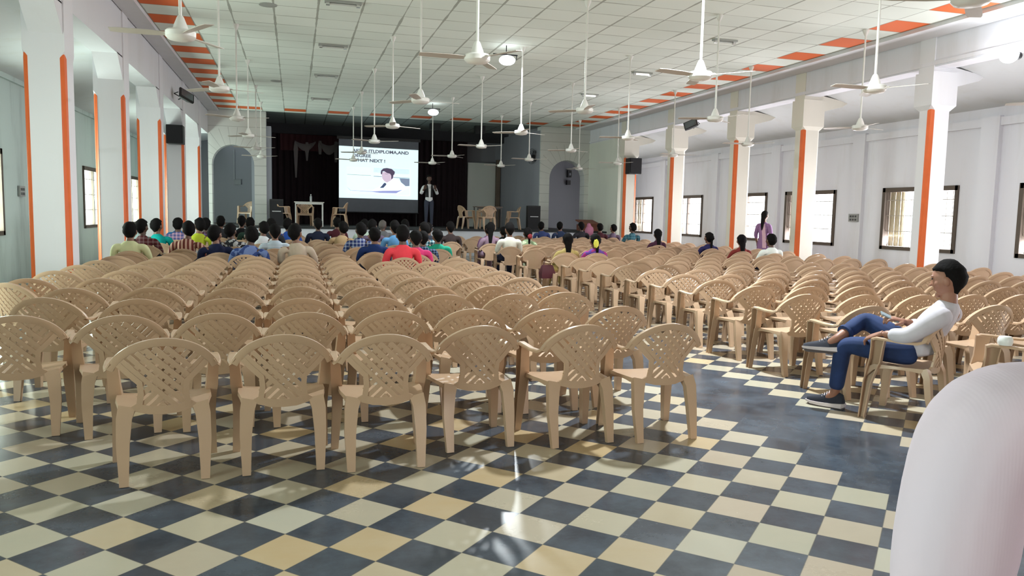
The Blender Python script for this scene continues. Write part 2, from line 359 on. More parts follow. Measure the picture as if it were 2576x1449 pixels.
# clerestory beams carried by the columns
struct('trim_1', sharp_box(NL-0.42, NL-0.02, YF, YP, 4.14, CZ), WALLW, 'deep white beam above the left columns')
bb = sharp_box(NR+0.02, NR+0.42, YF, YP, 4.40, CZ); bb.box(NR-0.01, NR+0.03, YF, YP, 4.43, 4.50)
struct('trim_2', bb, WALLR, 'deep white beam above the right columns')
struct('trim_3', sharp_box(NL, NL+0.34, YF, YP, CZ-0.07, CZ), WALLW, 'plain ceiling margin along the left beam')
struct('trim_4', sharp_box(NR-0.61, NR, YF, YP, CZ-0.07, CZ), WALLW, 'plain ceiling margin along the right beam')
struct('wall_side', sharp_box(NR, NR+0.25, 26.35, YP, 0, 4.4), wall_mat('corner_wall_paint', (0.72, 0.73, 0.66), 0.2), 'solid wall bay beside the stage on the right')

# stage arch wall
def arch_wall(x0, x1, zt, ax, az, ar, y0, y1, zb, mt, nm, lab):
    b = MB(); n = 18
    arc = [(ax-ar*cos(pi*i/n), az+ar*sin(pi*i/n)) for i in range(n+1)]
    out = []
    for i, (px, pz) in enumerate(arc):
        t = i/n; out.append((x0 + (x1-x0)*t, zt))
    for yy, flip in ((y0, False), (y1, True)):
        vs = [(p[0], yy, p[1]) for p in arc] + [(p[0], yy, p[1]) for p in out]
        fs = [(i, i+1, n+1+i+1, n+1+i) for i in range(n)]
        k = len(vs); vs += [(x0, yy, az), (ax-ar, yy, zb), (x0, yy, zb), (x1, yy, az), (ax+ar, yy, zb), (x1, yy, zb)]
        fs += [(0, n+1, k), (0, k, k+2, k+1), (n, k+3, 2*n+1), (n, k+4, k+5, k+3)]
        b.add(vs, [tuple(reversed(f)) if flip else f for f in fs])
    rim = [(ax-ar, zb)]+arc+[(ax+ar, zb)]
    b.loft([[(p[0], y0, p[1]) for p in rim], [(p[0], y1, p[1]) for p in rim]], cap=False, close=False)
    b.box(x1-0.001, x1, y0, y1, zb, zt); b.box(x0, x0+0.001, y0, y1, zb, zt)
    return struct(nm, b, mt, lab)
BR = brick_mat('painted_masonry', (0.70, 0.71, 0.68), [(-2.09, 3.08, 0.71), (10.48, 2.98, 0.74)])
arch_wall(NL-0.02, -0.97, CZ, -2.09, 3.08, 0.71, YP, YP+0.5, 0, BR, 'wall_front', 'white masonry pier with an arched opening, left of the stage')
arch_wall(9.35, NR+0.02, CZ, 10.48, 2.98, 0.74, YP, YP+0.5, 0, BR, 'wall_front', 'white masonry pier with an arched opening, right of the stage')
struct('trim_5', sharp_box(-0.98, -0.80, YP+0.1, YP+0.75, ST, 4.5), GREY, 'grey return of the left pier')
# stage block, back wall and side walls
STG = mat('stage_carpet', (0.03, 0.032, 0.034), 0.9, var=0.25, scale=4)
bs = MB(); bs.box(-4.6, NR, 27.3, YB, 0, ST-0.06, 0); bs.box(-4.6, NR, 27.25, YB, ST-0.06, ST, 1)
o = mk('trim_6', bs, [wall_mat('stage_front_paint', (0.66, 0.68, 0.74), 0.1), STG], smooth=False); tag(o, 'raised stage with a white front and dark floor', kind='structure')
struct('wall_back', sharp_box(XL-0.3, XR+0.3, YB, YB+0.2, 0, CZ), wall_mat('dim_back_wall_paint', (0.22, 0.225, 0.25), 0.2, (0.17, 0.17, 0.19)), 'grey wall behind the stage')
bs = MB(); v0 = [(9.55, YP+0.5), (8.45, YB)]
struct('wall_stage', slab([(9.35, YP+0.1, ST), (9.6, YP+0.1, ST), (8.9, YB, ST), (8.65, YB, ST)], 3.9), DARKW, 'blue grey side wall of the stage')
struct('trim_7', sharp_box(-1.3, 9.0, YB-0.95, YB-0.75, 4.60, CZ), mat('pelmet_board', (0.02, 0.02, 0.024), 0.8), 'dark pelmet beam across the stage')
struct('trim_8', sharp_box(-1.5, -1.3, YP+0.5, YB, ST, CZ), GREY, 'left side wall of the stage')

# windows
GLASS, nt, b_ = nmat('window_glass')
tr = N(nt, 'ShaderNodeBsdfTransparent'); gl = N(nt, 'ShaderNodeBsdfGlossy'); gl.inputs['Roughness'].default_value = 0.05
mx = N(nt, 'ShaderNodeMixShader'); mx.inputs[0].default_value = 0.06; nt.links.new(tr.outputs[0], mx.inputs[1]); nt.links.new(gl.outputs[0], mx.inputs[2])
nt.links.new(mx.outputs[0], nt.nodes['Material Output'].inputs[0])
SHUT = mat('cream_shutter', (0.66, 0.58, 0.40), 0.6)
def window(i, x, y0, y1, z0, z1, s, nm='window'):
    b = MB(); t = 0.075; xa, xb = sorted((x-s*0.03, x+s*0.13))
    b.box(xa, xb, y0-0.02, y0+t, z0, z1); b.box(xa, xb, y1-t, y1+0.02, z0, z1)
    b.box(xa, xb, y0, y1, z1-t-0.03, z1); b.box(xa, xb, y0, y1, z0, z0+t+0.01)
    ym = (y0+y1)/2; b.box(xa+0.02, xb-0.02, ym-0.03, ym+0.03, z0, z1)
    o = struct('window_%d' % i, b, FRAMEB)
    g = MB(); xg = x+s*0.05
    k = int((y1-y0)/0.16)
    for q in range(1, k):
        yy = y0+(y1-y0)*q/k; g.box(xg-0.006, xg+0.006, yy-0.006, yy+0.006, z0+t, z1-t)
    for q in (0.3, 0.55, 0.8): g.box(xg-0.008, xg+0.008, y0+t, y1-t, z0+(z1-z0)*q-0.008, z0+(z1-z0)*q+0.008)
    mk('window_grille', g, mat('pale_iron', (0.45, 0.40, 0.34), 0.5), o, smooth=False)
    p = MB(); xg = x+s*0.1; p.box(xg-0.003, xg+0.003, y0+t, y1-t, z0+t, z1-t); mk('pane', p, GLASS, o, smooth=False)
    if s > 0:
        sh = MB(); sh.box(x+0.16, x+0.19, y1-0.52, y1-0.03, z0+0.05, z1-0.07)
        for q in range(9): sh.box(x+0.15, x+0.16, y1-0.49+q*0.05, y1-0.47+q*0.05, z0+0.08, z1-0.10)
        mk('shutter', sh, SHUT, o, smooth=False)
n = 1
for y0, y1 in RW: window(n, XR, y0, y1, 0.86, 2.36, 1); n += 1
for y0, y1 in LW: window(n, XL, y0, y1, 0.93, 2.55, -1); n += 1

# columns
def octo(x0, x1, y0, y1, c, z):
    if c <= 0: c = 0.0005
    return [(x0+c, y0, z), (x1-c, y0, z), (x1, y0+c, z), (x1, y1-c, z), (x1-c, y1, z), (x0+c, y1, z), (x0, y1-c, z), (x0, y0+c, z)]
def column(k, y, s):
    nm = ['nearest', 'second', 'third', 'fourth', 'farthest', 'hidden'][k]
    if s < 0:
        x0, x1, y0, y1, zc, zt, c, fl, mt = NL-0.5, NL, y, y+0.45, 3.45, 4.35, 0.062, 0.0, COLW
    else:
        x0, x1, y0, y1, zc, zt, c, fl, mt = NR, NR+0.5, y, y+0.36, 3.62, 4.62, 0.085, 0.035, COLY if k > 0 else COLW
    t = thing('column', '%s square white column with orange chamfers in the %s row' % (nm, 'left' if s < 0 else 'right'), 'column', ((x0+x1)/2, (y0+y1)/2, 0), group='columns of the %s colonnade' % ('left' if s < 0 else 'right'))
    ox, oy = (x0+x1)/2, (y0+y1)/2; x0 -= ox; x1 -= ox; y0 -= oy; y1 -= oy
    b = MB(); b.loft([octo(x0, x1, y0, y1, c, 0), octo(x0, x1, y0, y1, c, zc), octo(x0-fl, x1+fl, y0-fl, y1+fl, 0, zc+0.09), octo(x0-fl, x1+fl, y0-fl, y1+fl, 0, zt-0.3)])
    b.box(x0, x1, y0, y1, zt-0.3, CZ if s < 0 else CZ-0.02)
    mk('shaft', b, mt, t, smooth=False)
    for qx, qy in (((0, 0), (1, 0)) if s < 0 or k == 4 else ((0, 0),)):
        X = x1 if qx else x0; Y = y1 if qy else y0; sx = -1 if qx else 1; sy = -1 if qy else 1; e = 0.004
        w_ = 0.12 if s > 0 else 0.0
        p = [(X+sx*c, Y), (X, Y+sy*c)]
        q = [(a[0]-sx*e, a[1]-sy*e) for a in p]
        g = MB(); A = [(q[0][0], q[0][1], 0.02), (q[1][0], q[1][1], 0.02)]; zt2 = zc+0.045
        mx_ = ((q[0][0]+q[1][0])/2-sx*0.0, (q[0][1]+q[1][1])/2)
        g.add([(q[0][0], q[0][1], 0.0), (q[1][0], q[1][1], 0.0), (q[1][0], q[1][1], zc-0.01), (mx_[0]-sx*0.012, mx_[1]-sy*0.012, zt2+0.02), (q[0][0], q[0][1], zc-0.01),
               (p[0][0]+sx*0.01, p[0][1]+sy*0.01, 0.0), (p[1][0]+sx*0.01, p[1][1]+sy*0.01, 0.0), (p[1][0]+sx*0.01, p[1][1]+sy*0.01, zc-0.01), (mx_[0]+sx*0.01, mx_[1]+sy*0.01, zt2), (p[0][0]+sx*0.01, p[0][1]+sy*0.01, zc-0.01)],
              [(0, 1, 2, 3, 4), (9, 8, 7, 6, 5), (0, 5, 6, 1), (1, 6, 7, 2), (2, 7, 8, 3), (3, 8, 9, 4), (4, 9, 5, 0)])
        mk('chamfer_stripe', g, ORANGE, t, smooth=False)
    # haunch under the beam
    hb = MB()
    if s < 0: hb.add([(x1-0.02, y0, 3.75), (x1-0.02, y0-0.42, 4.16), (x1-0.02, y0, 4.16), (x0+0.08, y0, 3.75), (x0+0.08, y0-0.42, 4.16), (x0+0.08, y0, 4.16)], [(0, 2, 1), (3, 4, 5), (0, 1, 4, 3)])
    else: hb.add([(x0+0.1, y0+0.05, 3.95), (x0+0.1, y0+0.05, 4.5), (x1+0.75, y0+0.05, 4.32), (x1+0.6, y0+0.05, 4.22), (x0+0.1, y1-0.05, 3.95), (x0+0.1, y1-0.05, 4.5), (x1+0.75, y1-0.05, 4.32), (x1+0.6, y1-0.05, 4.22)], [(0, 3, 2, 1), (4, 5, 6, 7), (0, 4, 7, 3), (3, 7, 6, 2)])
    mk('bracket', hb, mt, t, smooth=False)
for k, y in enumerate((11.6, 15.3, 19.15, 22.9, 26.6)): column(k, y, -1)
for k, y in enumerate((11.93, 15.70, 18.55, 22.2, 25.8)): column(k, y, 1)

# ------------------------------------------------------------------ the moulded chairs
def back_y(x, z): return -0.208 - (z-0.42)*0.135 + 0.85*x*x
def BP(x, z, d=0.0): return Vector((x, back_y(x, z)+d, z))
def ell(t, a, b_, c=0.585): return (a*sin(t), c + b_*cos(t))
def inside(poly, x, z):
    r = False; j = len(poly)-1
    for i in range(len(poly)):
        xi, zi = poly[i]; xj, zj = poly[j]
        if (zi > z) != (zj > z) and x < (xj-xi)*(z-zi)/(zj-zi)+xi: r = not r
        j = i
    return r
def backrest(lod):
    b = MB(); n = 22 if lod else 12; tm = radians(71)
    ts = [-tm+2*tm*i/n for i in range(n+1)]
    # broad rolled rim round the top
    rings = []
    for t in ts:
        xo, zo = ell(t, 0.303, 0.250, 0.558); xm, zm = ell(t, 0.280, 0.230, 0.556); xi, zi = ell(t, 0.265, 0.211, 0.553)
        rings.append([BP(xo, zo, 0.020), BP(xo, zo, -0.012), BP(xm, zm, -0.013), BP(xi, zi, -0.006), BP(xi, zi, 0.006), BP(xm, zm, 0.004)])
    b.loft(rings)
    # outline of the fan shaped panel
    right = [(0.265*sin(t), 0.553+0.211*cos(t)) for t in [radians(60)*i/8 for i in range(9)]]
    e = right[-1]; right += [((e[0]+0.137)/2, (e[1]+0.56)/2), (0.128, 0.555), (0.124, 0.50), (0.137, 0.405)]
    poly = right + [(0, 0.385)] + [(-x, z) for x, z in reversed(right)]
    def border(pl, wd):
        rr = []
        for i, (x, z) in enumerate(pl):
            a = pl[max(i-1, 0)]; c = pl[min(i+1, len(pl)-1)]; tx, tz = c[0]-a[0], c[1]-a[1]; L = sqrt(tx*tx+tz*tz) or 1
            nx, nz = -tz/L, tx/L
            rr.append([BP(x+nx*wd*0.2, z+nz*wd*0.2, 0.007), BP(x+nx*wd*0.2, z+nz*wd*0.2, -0.008), BP(x-nx*wd, z-nz*wd, -0.006), BP(x-nx*wd, z-nz*wd, 0.006)])
        b.loft(rr)
    border(right[8:], 0.026); border([(-x, z) for x, z in reversed(right[8:])], 0.026)
    border([(0.157, 0.43), (0.142, 0.405), (0.075, 0.388), (0, 0.384), (-0.075, 0.388), (-0.142, 0.405), (-0.157, 0.43)], 0.040)
    if lod:
        pitch, wb = 0.0415, 0.0265
        for sgn in (1, -1):      # sgn 1: "/" bars, -1: "\\" bars
            for k in range(-14, 15):
                off = k*pitch; run = []; pts = []
                for q in range(-110, 111):
                    u = q*0.006; x = (u*1 - off*sgn)*0.7071; z = 0.60 + (u*sgn + off)*0.7071
                    ok = inside(poly, x, z)
                    sx = x*sgn
                    if ok and z < 0.535 and sx > 0.018 + max(0, (z-0.50)*1.0): ok = False
                    if ok and z > 0.56 and sx < -0.105-max(0, (0.70-z))*0.55: ok = False
                    if ok: pts.append((x, z))
                    if (not ok or q == 110) and pts:
                        if len(pts) > 3: run.append(pts)
                        pts = []
                for pts in run:
                    m_ = max(2, int(len(pts)*0.006/0.06)+1); sel = [pts[int(round(i*(len(pts)-1)/(m_-1)))] for i in range(m_)]
                    nx, nz = -sgn*0.7071*wb/2, 0.7071*wb/2; d = 0.0016*sgn
                    b.loft([[BP(x+nx, z+nz, d+0.003), BP(x+nx, z+nz, d-0.003), BP(x-nx, z-nz, d-0.003), BP(x-nx, z-nz, d+0.003)] for x, z in sel])
    else:
        zc = 0.60; pts = poly; ring = [BP(x, z) for x, z in pts]; mid = [BP(x*0.5, zc+(z-zc)*0.5) for x, z in pts]
        b.loft([ring, mid, [BP(x*0.02, zc+(z-zc)*0.02) for x, z in pts]], cap=False)
    return b
def csec(w, d, t=0.007):
    """channel section, open towards -v"""
    return [(-w/2, -d/2), (-w/2, d/2), (w/2, d/2), (w/2, -d/2), (w/2-t, -d/2), (w/2-t, d/2-t), (-w/2+t, d/2-t), (-w/2+t, -d/2)]
def armrest(s, lod=True):
    b = MB()
    path = [(0.2475, -0.190, 0.668), (0.262, -0.170, 0.640), (0.275, -0.12, 0.622), (0.284, -0.02, 0.622), (0.283, 0.08, 0.630), (0.278, 0.160, 0.634), (0.272, 0.190, 0.622)]
    path = [(x*s, y, z) for x, y, z in path]
    w = [0.036, 0.040, 0.044, 0.048, 0.050, 0.052, 0.048]
    b.sweep(path, [[(-a/2, 0.010), (-a/2, -0.004), (-a/2+0.007, -0.011), (a/2-0.007, -0.011), (a/2, -0.004), (a/2, 0.010), (a/2-0.005, 0.010), (a/2-0.006, -0.001), (-a/2+0.006, -0.001), (-a/2+0.005, 0.010)] for a in w])
    # web joining the arm to the back
    return b
def front_leg(s, lod=True):
    b = MB()
    path = [(0.272, 0.150, 0.625), (0.270, 0.155, 0.56), (0.264, 0.165, 0.46), (0.256, 0.185, 0.40), (0.254, 0.215, 0.28), (0.268, 0.24, 0.0)]
    path = [(x*s, y, z) for x, y, z in path]; ws = [(0.10, 0.058), (0.088, 0.060), (0.084, 0.066), (0.074, 0.066), (0.06, 0.060), (0.046, 0.044)]
    b.sweep(path, [[(v*(-s), u) for u, v in csec(a, d)][::(1 if s > 0 else -1)] for a, d in ws], side=Vector((1, 0, 0)))
    return b
def rear_leg(s, lod=True):
    b = MB()
    path = [(0.185, -0.165, 0.418), (0.200, -0.190, 0.36), (0.208, -0.208, 0.22), (0.205, -0.25, 0.0)]
    path = [(x*s, y, z) for x, y, z in path]; ws = [(0.088, 0.05), (0.078, 0.046), (0.066, 0.042), (0.046, 0.034)]
    b.sweep(path, [csec(a, d) for a, d in ws], side=Vector((1, 0, 0)))
    return b
def seat():
    b = MB(); nx, ny = 8, 8
    def hw(y): return 0.222 + 0.030*min(1, max(0, (y+0.20)/0.22))
    def zt(u, y): return 0.418 + 0.010*u*u - 0.012*(1-u*u)*(1-min(1, abs(y+0.03)/0.24)**2) - 0.03*max(0, (y-0.17)/0.06)**2
    top = []; ys = [-0.188+0.418*j/ny for j in range(ny+1)]
    g = []
    for y in ys: g.append([((-1+2*i/nx)*hw(y), y, zt(-1+2*i/nx, y)) for i in range(nx+1)])
    vs = [p for r in g for p in r]; fs = [(j*(nx+1)+i, j*(nx+1)+i+1, (j+1)*(nx+1)+i+1, (j+1)*(nx+1)+i) for j in range(ny) for i in range(nx)]
    b.add(vs, fs); b.add([(x, y, z-0.006) for x, y, z in vs], [tuple(reversed(f)) for f in fs])
    rim = [g[0][i] for i in range(nx+1)] + [g[j][nx] for j in range(1, ny+1)] + [g[ny][i] for i in range(nx-1, -1, -1)] + [g[j][0] for j in range(ny-1, 0, -1)]
    lo = []
    for x, y, z in rim:
        d = 0.022 + 0.05*(abs(y)/0.23)**3*(1 if abs(x) > 0.19 else 0.3)
        if y < -0.16: d = 0.010
        lo.append((x*1.01, y*1.01, z-d))
    b.loft([rim, lo, [(x*0.97, y*0.97, z) for x, y, z in lo]], cap=False)
    return b
def chair_meshes(lod):
    d = {'backrest': backrest(lod), 'seat': seat()}
    for s, k in ((-1, 'L'), (1, 'R')):
        d['armrest'+k] = armrest(s); d['front'+k] = front_leg(s); d['rear'+k] = rear_leg(s)
    return d
near = {k: v.mesh('chair_'+k, PLASTIC) for k, v in chair_meshes(True).items()}
allb = MB()
for v in chair_meshes(False).values(): allb.merge(v)
far_mesh = allb.mesh('chair_far', PLASTIC)
WPL = mat('white_moulded_plastic', (0.72, 0.70, 0.66), 0.4)
PARTS = [('seat', 'seat'), ('backrest', 'backrest'), ('armrest', 'armrestL'), ('armrest', 'armrestR'), ('leg', 'frontL'), ('leg', 'frontR'), ('leg', 'rearL'), ('leg', 'rearR')]
proto = None
def near_chair(x, y, rz, label, group=None, z=0.0):
    global proto
    if proto is None:
        r = thing('plastic_armchair', label, 'chair', (x, y, z), rz, group)
        for nm, k in PARTS: obj(nm, near[k], r)
        proto = r; return r
    r = proto.copy(); COL.objects.link(r); r.location = (x, y, z); r.rotation_euler = (0, 0, rz)
    for ch in proto.children:
        c = ch.copy(); COL.objects.link(c); c.parent = r
    r['label'] = label
    if group: r['group'] = group
    elif 'group' in r: del r['group']
    return r
far_proto = None
def far_chair(x, y, rz, label, group):
    global far_proto
    if far_proto is None:
        far_proto = obj('plastic_armchair', far_mesh, None, (x, y, 0), rz); tag(far_proto, label, 'chair', group); return far_proto
    r = far_proto.copy(); COL.objects.link(r); r.location = (x, y, 0); r.rotation_euler = (0, 0, rz); r['label'] = label; r['group'] = group
    return r
ORD = ['first', 'second', 'third', 'fourth', 'fifth', 'sixth', 'seventh', 'eighth', 'ninth', 'tenth', 'eleventh', 'twelfth', 'thirteenth', 'fourteenth', 'fifteenth', 'sixteenth', 'seventeenth', 'eighteenth', 'nineteenth', 'twentieth', 'twenty-first', 'twenty-second', 'twenty-third', 'twenty-fourth', 'twenty-fifth']

# people of the audience: name, sex, x, y, head top z
AUD = [('pale yellow shirt', 'm', -2.58, 13.8, 1.27), ('dark maroon checked shirt', 'm', -2.70, 15.9, 1.29), ('teal shirt', 'm', -2.62, 17.0, 1.29), ('bright blue shirt', 'm', -2.75, 20.5, 1.27),
 ('pink and blue checked shirt', 'm', -2.52, 18.7, 1.29), ('brown and cream striped shirt', 'm', -1.86, 14.6, 1.29), ('lime green shirt', 'm', -1.95, 17.0, 1.32), ('dark maroon plaid shirt', 'm', -1.93, 18.6, 1.30),
 ('dark grey shirt', 'm', -1.77, 20.5, 1.34), ('navy blue shirt', 'm', -1.19, 13.5, 1.24), ('black and white patterned shirt', 'm', -1.11, 15.6, 1.24), ('black shirt', 'm', -1.34, 21.5, 1.34),
 ('dark green shirt', 'm', -1.06, 20.0, 1.32), ('mottled denim blue shirt', 'm', -0.73, 12.9, 1.25), ('plain white shirt', 'm', -0.69, 17.0, 1.27), ('white shirt with thin blue stripes', 'm', -0.36, 15.0, 1.25),
 ('charcoal shirt', 'm', -0.52, 18.6, 1.32), ('royal blue shirt', 'm', -0.10, 19.6, 1.32), ('beige shirt', 'm', 0.08, 13.0, 1.30), ('deep navy jacket', 'm', 0.55, 19.8, 1.33), ('maroon shirt', 'm', 1.13, 22.0, 1.34),
 ('tan shirt', 'm', 0.97, 17.6, 1.29), ('navy and white checked shirt', 'm', 1.21, 15.8, 1.30), ('pale mint shirt', 'm', 1.75, 20.4, 1.32), ('plain dark blue shirt', 'm', 1.37, 14.0, 1.24), ('greyish purple shirt', 'm', 1.83, 18.5, 1.34),
 ('grey shirt and grey hair', 'm', 2.52, 22.5, 1.28), ('light blue shirt', 'm', 2.11, 17.0, 1.34), ('coral red shirt', 'm', 1.66, 12.35, 1.32), ('pink shirt', 'm', 2.02, 13.35, 1.21), ('teal and white checked shirt', 'm', 2.60, 16.5, 1.32),
 ('black jacket', 'm', 2.88, 21.0, 1.33), ('navy checked shirt', 'm', 2.31, 14.35, 1.16), ('green shirt', 'm', 2.75, 15.3, 1.19), ('dark slate shirt', 'm', 3.19, 18.6, 1.28), ('dark brown shirt', 'm', 3.82, 19.4, 1.31),
 ('mauve sari', 'f', 4.97, 20.0, 1.25), ('faded lilac dress', 'f', 4.62, 18.5, 1.32), ('black top', 'f', 5.66, 21.0, 1.15), ('cream white shirt', 'm', 4.67, 16.8, 1.34), ('pale green printed dress', 'f', 5.51, 18.2, 1.21),
 ('mid blue shirt', 'm', 8.13, 25.0, 1.30), ('slate blue shirt', 'm', 8.80, 25.0, 1.31), ('dark charcoal shirt', 'm', 9.35, 24.6, 1.32), ('dark red shirt', 'm', 9.95, 24.4, 1.29), ('dusty purple shirt', 'm', 10.55, 24.8, 1.26),
 ('blue green checked shirt', 'm', 10.26, 22.6, 1.34), ('pale yellow blouse', 'f', 5.12, 14.3, 1.14), ('magenta and violet dress', 'f', 5.70, 14.2, 1.14), ('dark plum dress', 'f', 9.14, 18.5, 1.22),
 ('indigo dress', 'f', 9.71, 16.8, 1.19), ('rust red dress', 'f', 9.69, 15.4, 1.17), ('bright white shirt', 'm', 9.95, 14.6, 1.22)]
taken = [(a[2], a[3]+0.12) for a in AUD] + [(-2.02, 15.75)]
placed = []      # (dist, x, y, rz, label, block)
j = lambda a: random.uniform(-a, a)
# left block: columns and rows as they stand (centre of each chair)
LC = [-2.50, -1.86, -1.22, -0.55, 0.05, 0.68, 1.29, 1.91, 2.50]
rows_left = {0: [(-0.73, 4.74, 8), (-0.08, 4.78, 3), (0.51, 4.71, 1), (1.12, 4.97, 6), (1.80, 4.92, 7), (2.42, 4.90, 3)],
 1: [(-1.77, 5.80, 10), (-1.15, 5.74, 12), (-0.53, 5.78, 5), (0.07, 5.77, 2), (0.68, 5.79, 1), (1.28, 5.84, 1), (1.88, 5.79, 3), (2.48, 5.88, 6)],
 2: [(-1.62, 6.80, -16), (-1.20, 6.72, 6), (-0.56, 6.69, 4), (0.05, 6.67, 1), (0.66, 6.68, 2), (1.27, 6.85, 0), (1.88, 6.87, 3), (2.47, 6.97, -8)]}
rows_left[2][0] = (-1.83, 6.87, -8)
ly = [7.62, 8.65, 9.62, 10.57, 11.45, 12.45, 13.4, 14.35, 15.3, 16.2, 17.15, 18.1, 19.05, 20.0, 20.95, 21.9, 22.9, 23.9]
for k, y in enumerate(ly): rows_left[k+3] = [(x+j(0.012), y+j(0.05), j(2.5)+2) for x in LC]
rows_left[3][0] = (-2.38, 8.12, -32)
for k, rw in rows_left.items():
    nn = len(rw)
    for q, (x, y, a) in enumerate(rw):
        placed.append((x, y, radians(a), 'tan lattice-back plastic armchair, left block, %s row from camera, %s from the aisle' % (ORD[k], ORD[nn-1-q]), 'left'))
RC = [4.76+0.618*q for q in range(11)]
ry = [5.70, 6.60, 7.45, 8.28, 9.10, 9.92, 10.86, 11.85, 12.8, 13.8, 14.65, 15.75, 16.9, 17.7, 18.5, 19.5, 20.4, 21.3, 22.3, 23.4, 24.5, 25.6]
for k, y in enumerate(ry):
    for q, x in enumerate(RC):
        if k == 0 and q == 0: x, a = 4.72, 0
        if y > 21 and x < 7.2 and k % 2: continue
        xx = x + (y-6)*0.016*(1 if q < 3 else 0.5)*0.9
        placed.append((xx+j(0.01), y+j(0.04) - (0.05*q if k < 8 else 0), radians(j(2)+1), 'tan lattice-back plastic armchair, right block, %s row from camera, %s from the aisle' % (ORD[k], ORD[q]), 'right'))
COLS_XY = [(NL-0.25, y+0.22) for y in (11.6, 15.3, 19.15, 22.9, 26.6)]
keep = []
for p in placed:
    if any(abs(p[0]-a) < 0.53 and abs(p[1]-b_) < 0.5 for a, b_ in taken): continue
    if any(abs(p[0]-a) < 0.56 and abs(p[1]-b_) < 0.5 for a, b_ in COLS_XY): continue
    # the man's own chair, and the turned chair beside it, stand here
    if any(sqrt((p[0]-a)**2 + (p[1]-b_)**2) < 0.55 for a, b_ in ((4.62, 4.87), (5.24, 4.52))): continue
    keep.append(p)
keep.sort(key=lambda p: p[0]**2 + p[1]**2)
n_taken = len(taken)
rest = []
for i, p in enumerate(keep):
    g = 'empty chairs of the %s block' % p[4]
    if i < 120: near_chair(p[0], p[1], p[2], p[3], g)
    elif i < 300 - n_taken: far_chair(p[0], p[1], p[2], p[3], g)
    else: rest.append(p)
st = MB()
for x, y, rz, _, _ in rest: st.merge(allb.xf(Matrix.Translation((x, y, 0)) @ Matrix.Rotation(rz, 4, 'Z')))
if rest: tag(mk('plastic_armchairs', st, PLASTIC), 'farthest rows of tan plastic armchairs near the stage', 'chairs', kind='stuff')

# ------------------------------------------------------------------ people
def skin_bm(nodes, edges, sub=2, name='tmp'):
    """nodes: {name: (x, y, z, rx, ry)}; a smooth tapering body grown over the joints with the Skin modifier"""
    ks = list(nodes); idx = {k: i for i, k in enumerate(ks)}
    me = bpy.data.meshes.new(name); me.from_pydata([nodes[k][:3] for k in ks], [(idx[a], idx[b_]) for a, b_ in edges], [])
    o = bpy.data.objects.new(name, me); COL.objects.link(o)
    o.modifiers.new('skin', 'SKIN')
    sv = me.skin_vertices[0].data
    for i, k in enumerate(ks):
        sv[i].radius = (nodes[k][3], nodes[k][4] if len(nodes[k]) > 4 else nodes[k][3]); sv[i].use_root = (i == 0)
    if sub:
        m = o.modifiers.new('sub', 'SUBSURF'); m.levels = sub; m.render_levels = sub
    dg = bpy.context.evaluated_depsgraph_get(); dg.update()
    ev = bpy.data.meshes.new_from_object(o.evaluated_get(dg))
    b = MB(); b.v = [tuple(v.co) for v in ev.vertices]; b.f = [tuple(p.vertices) for p in ev.polygons]; b.m = [0]*len(b.f)
    bpy.data.objects.remove(o); bpy.data.meshes.remove(me); bpy.data.meshes.remove(ev)
    return b
def islands(me):
    """drop the stray inner shells, keep the one continuous surface"""
    bm = bmesh.new(); bm.from_mesh(me); bm.verts.ensure_lookup_table(); seen = set(); groups = []
    for v in bm.verts:
        if v.index in seen: continue
        st = [v]; seen.add(v.index); g = []
        while st:
            q = st.pop(); g.append(q)
            for e in q.link_edges:
                o = e.other_vert(q)
                if o.index not in seen: seen.add(o.index); st.append(o)
        groups.append(g)
    groups.sort(key=len, reverse=True)
    if len(groups) > 1: print('ISLANDS', me.name, [len(g) for g in groups[:8]])
    for g in groups[1:]: bmesh.ops.delete(bm, geom=g, context='VERTS')
    bm.to_mesh(me); bm.free(); return me
def fuse(b, voxel, name, mats, smooth_it=0):
    """fuse overlapping shells into one continuous surface"""
    me = b.mesh(name, mats); o = bpy.data.objects.new('tmp', me); COL.objects.link(o)
    m = o.modifiers.new('r', 'REMESH'); m.mode = 'VOXEL'; m.voxel_size = voxel; m.use_smooth_shade = True
    if smooth_it:
        k = o.modifiers.new('s', 'SMOOTH'); k.iterations = smooth_it; k.factor = 0.5
    dg = bpy.context.evaluated_depsgraph_get(); dg.update()
    ev = bpy.data.meshes.new_from_object(o.evaluated_get(dg)); ev.name = name
    bpy.data.objects.remove(o); bpy.data.meshes.remove(me)
    return islands(ev)
def chain_mb(n, chains, add=0.0, sub=2):
    """torso, arms and legs grown as closed tapering limbs that overlap at the joints (fused afterwards)"""
    b = MB()
    for ch in chains:
        nd = {}
        for i, k in enumerate(ch):
            v = list(n[k]) if isinstance(k, str) else list(k)
            if len(v) < 5: v.append(v[3])
            nd['n%02d' % i] = (v[0], v[1], v[2], v[3]+(add if isinstance(k, str) else 0), v[4]+(add if isinstance(k, str) else 0))
        ks = list(nd); b.merge(skin_bm(nd, list(zip(ks[:-1], ks[1:])), sub))
    return b
def limb_roots(n):
    r = {}
    for k in 'LR':
        s = n['sh'+k]; t = n['top']; r['a'+k] = (t[0]+(s[0]-t[0])*0.35, t[1], s[2]-0.015, s[3]*1.15, s[3]*1.1)
        h = n['hip'+k]; p = n['pel']; r['l'+k] = (p[0]+(h[0]-p[0])*0.55, p[1]+0.01, p[2], h[3]*0.98, h[4]*0.98)
    return r
def body_chains(n, hand_nodes=True):
    r = limb_roots(n); c = [['pel', 'waist', 'chest', 'top', 'neck', 'hd']]
    for k in 'LR':
        c.append([r['a'+k], 'sh'+k, 'el'+k, 'wr'+k] + (['ha'+k] if 'ha'+k in n else [])); c.append([r['l'+k], 'hip'+k, 'kn'+k, 'an'+k, 'fo'+k])
    return c
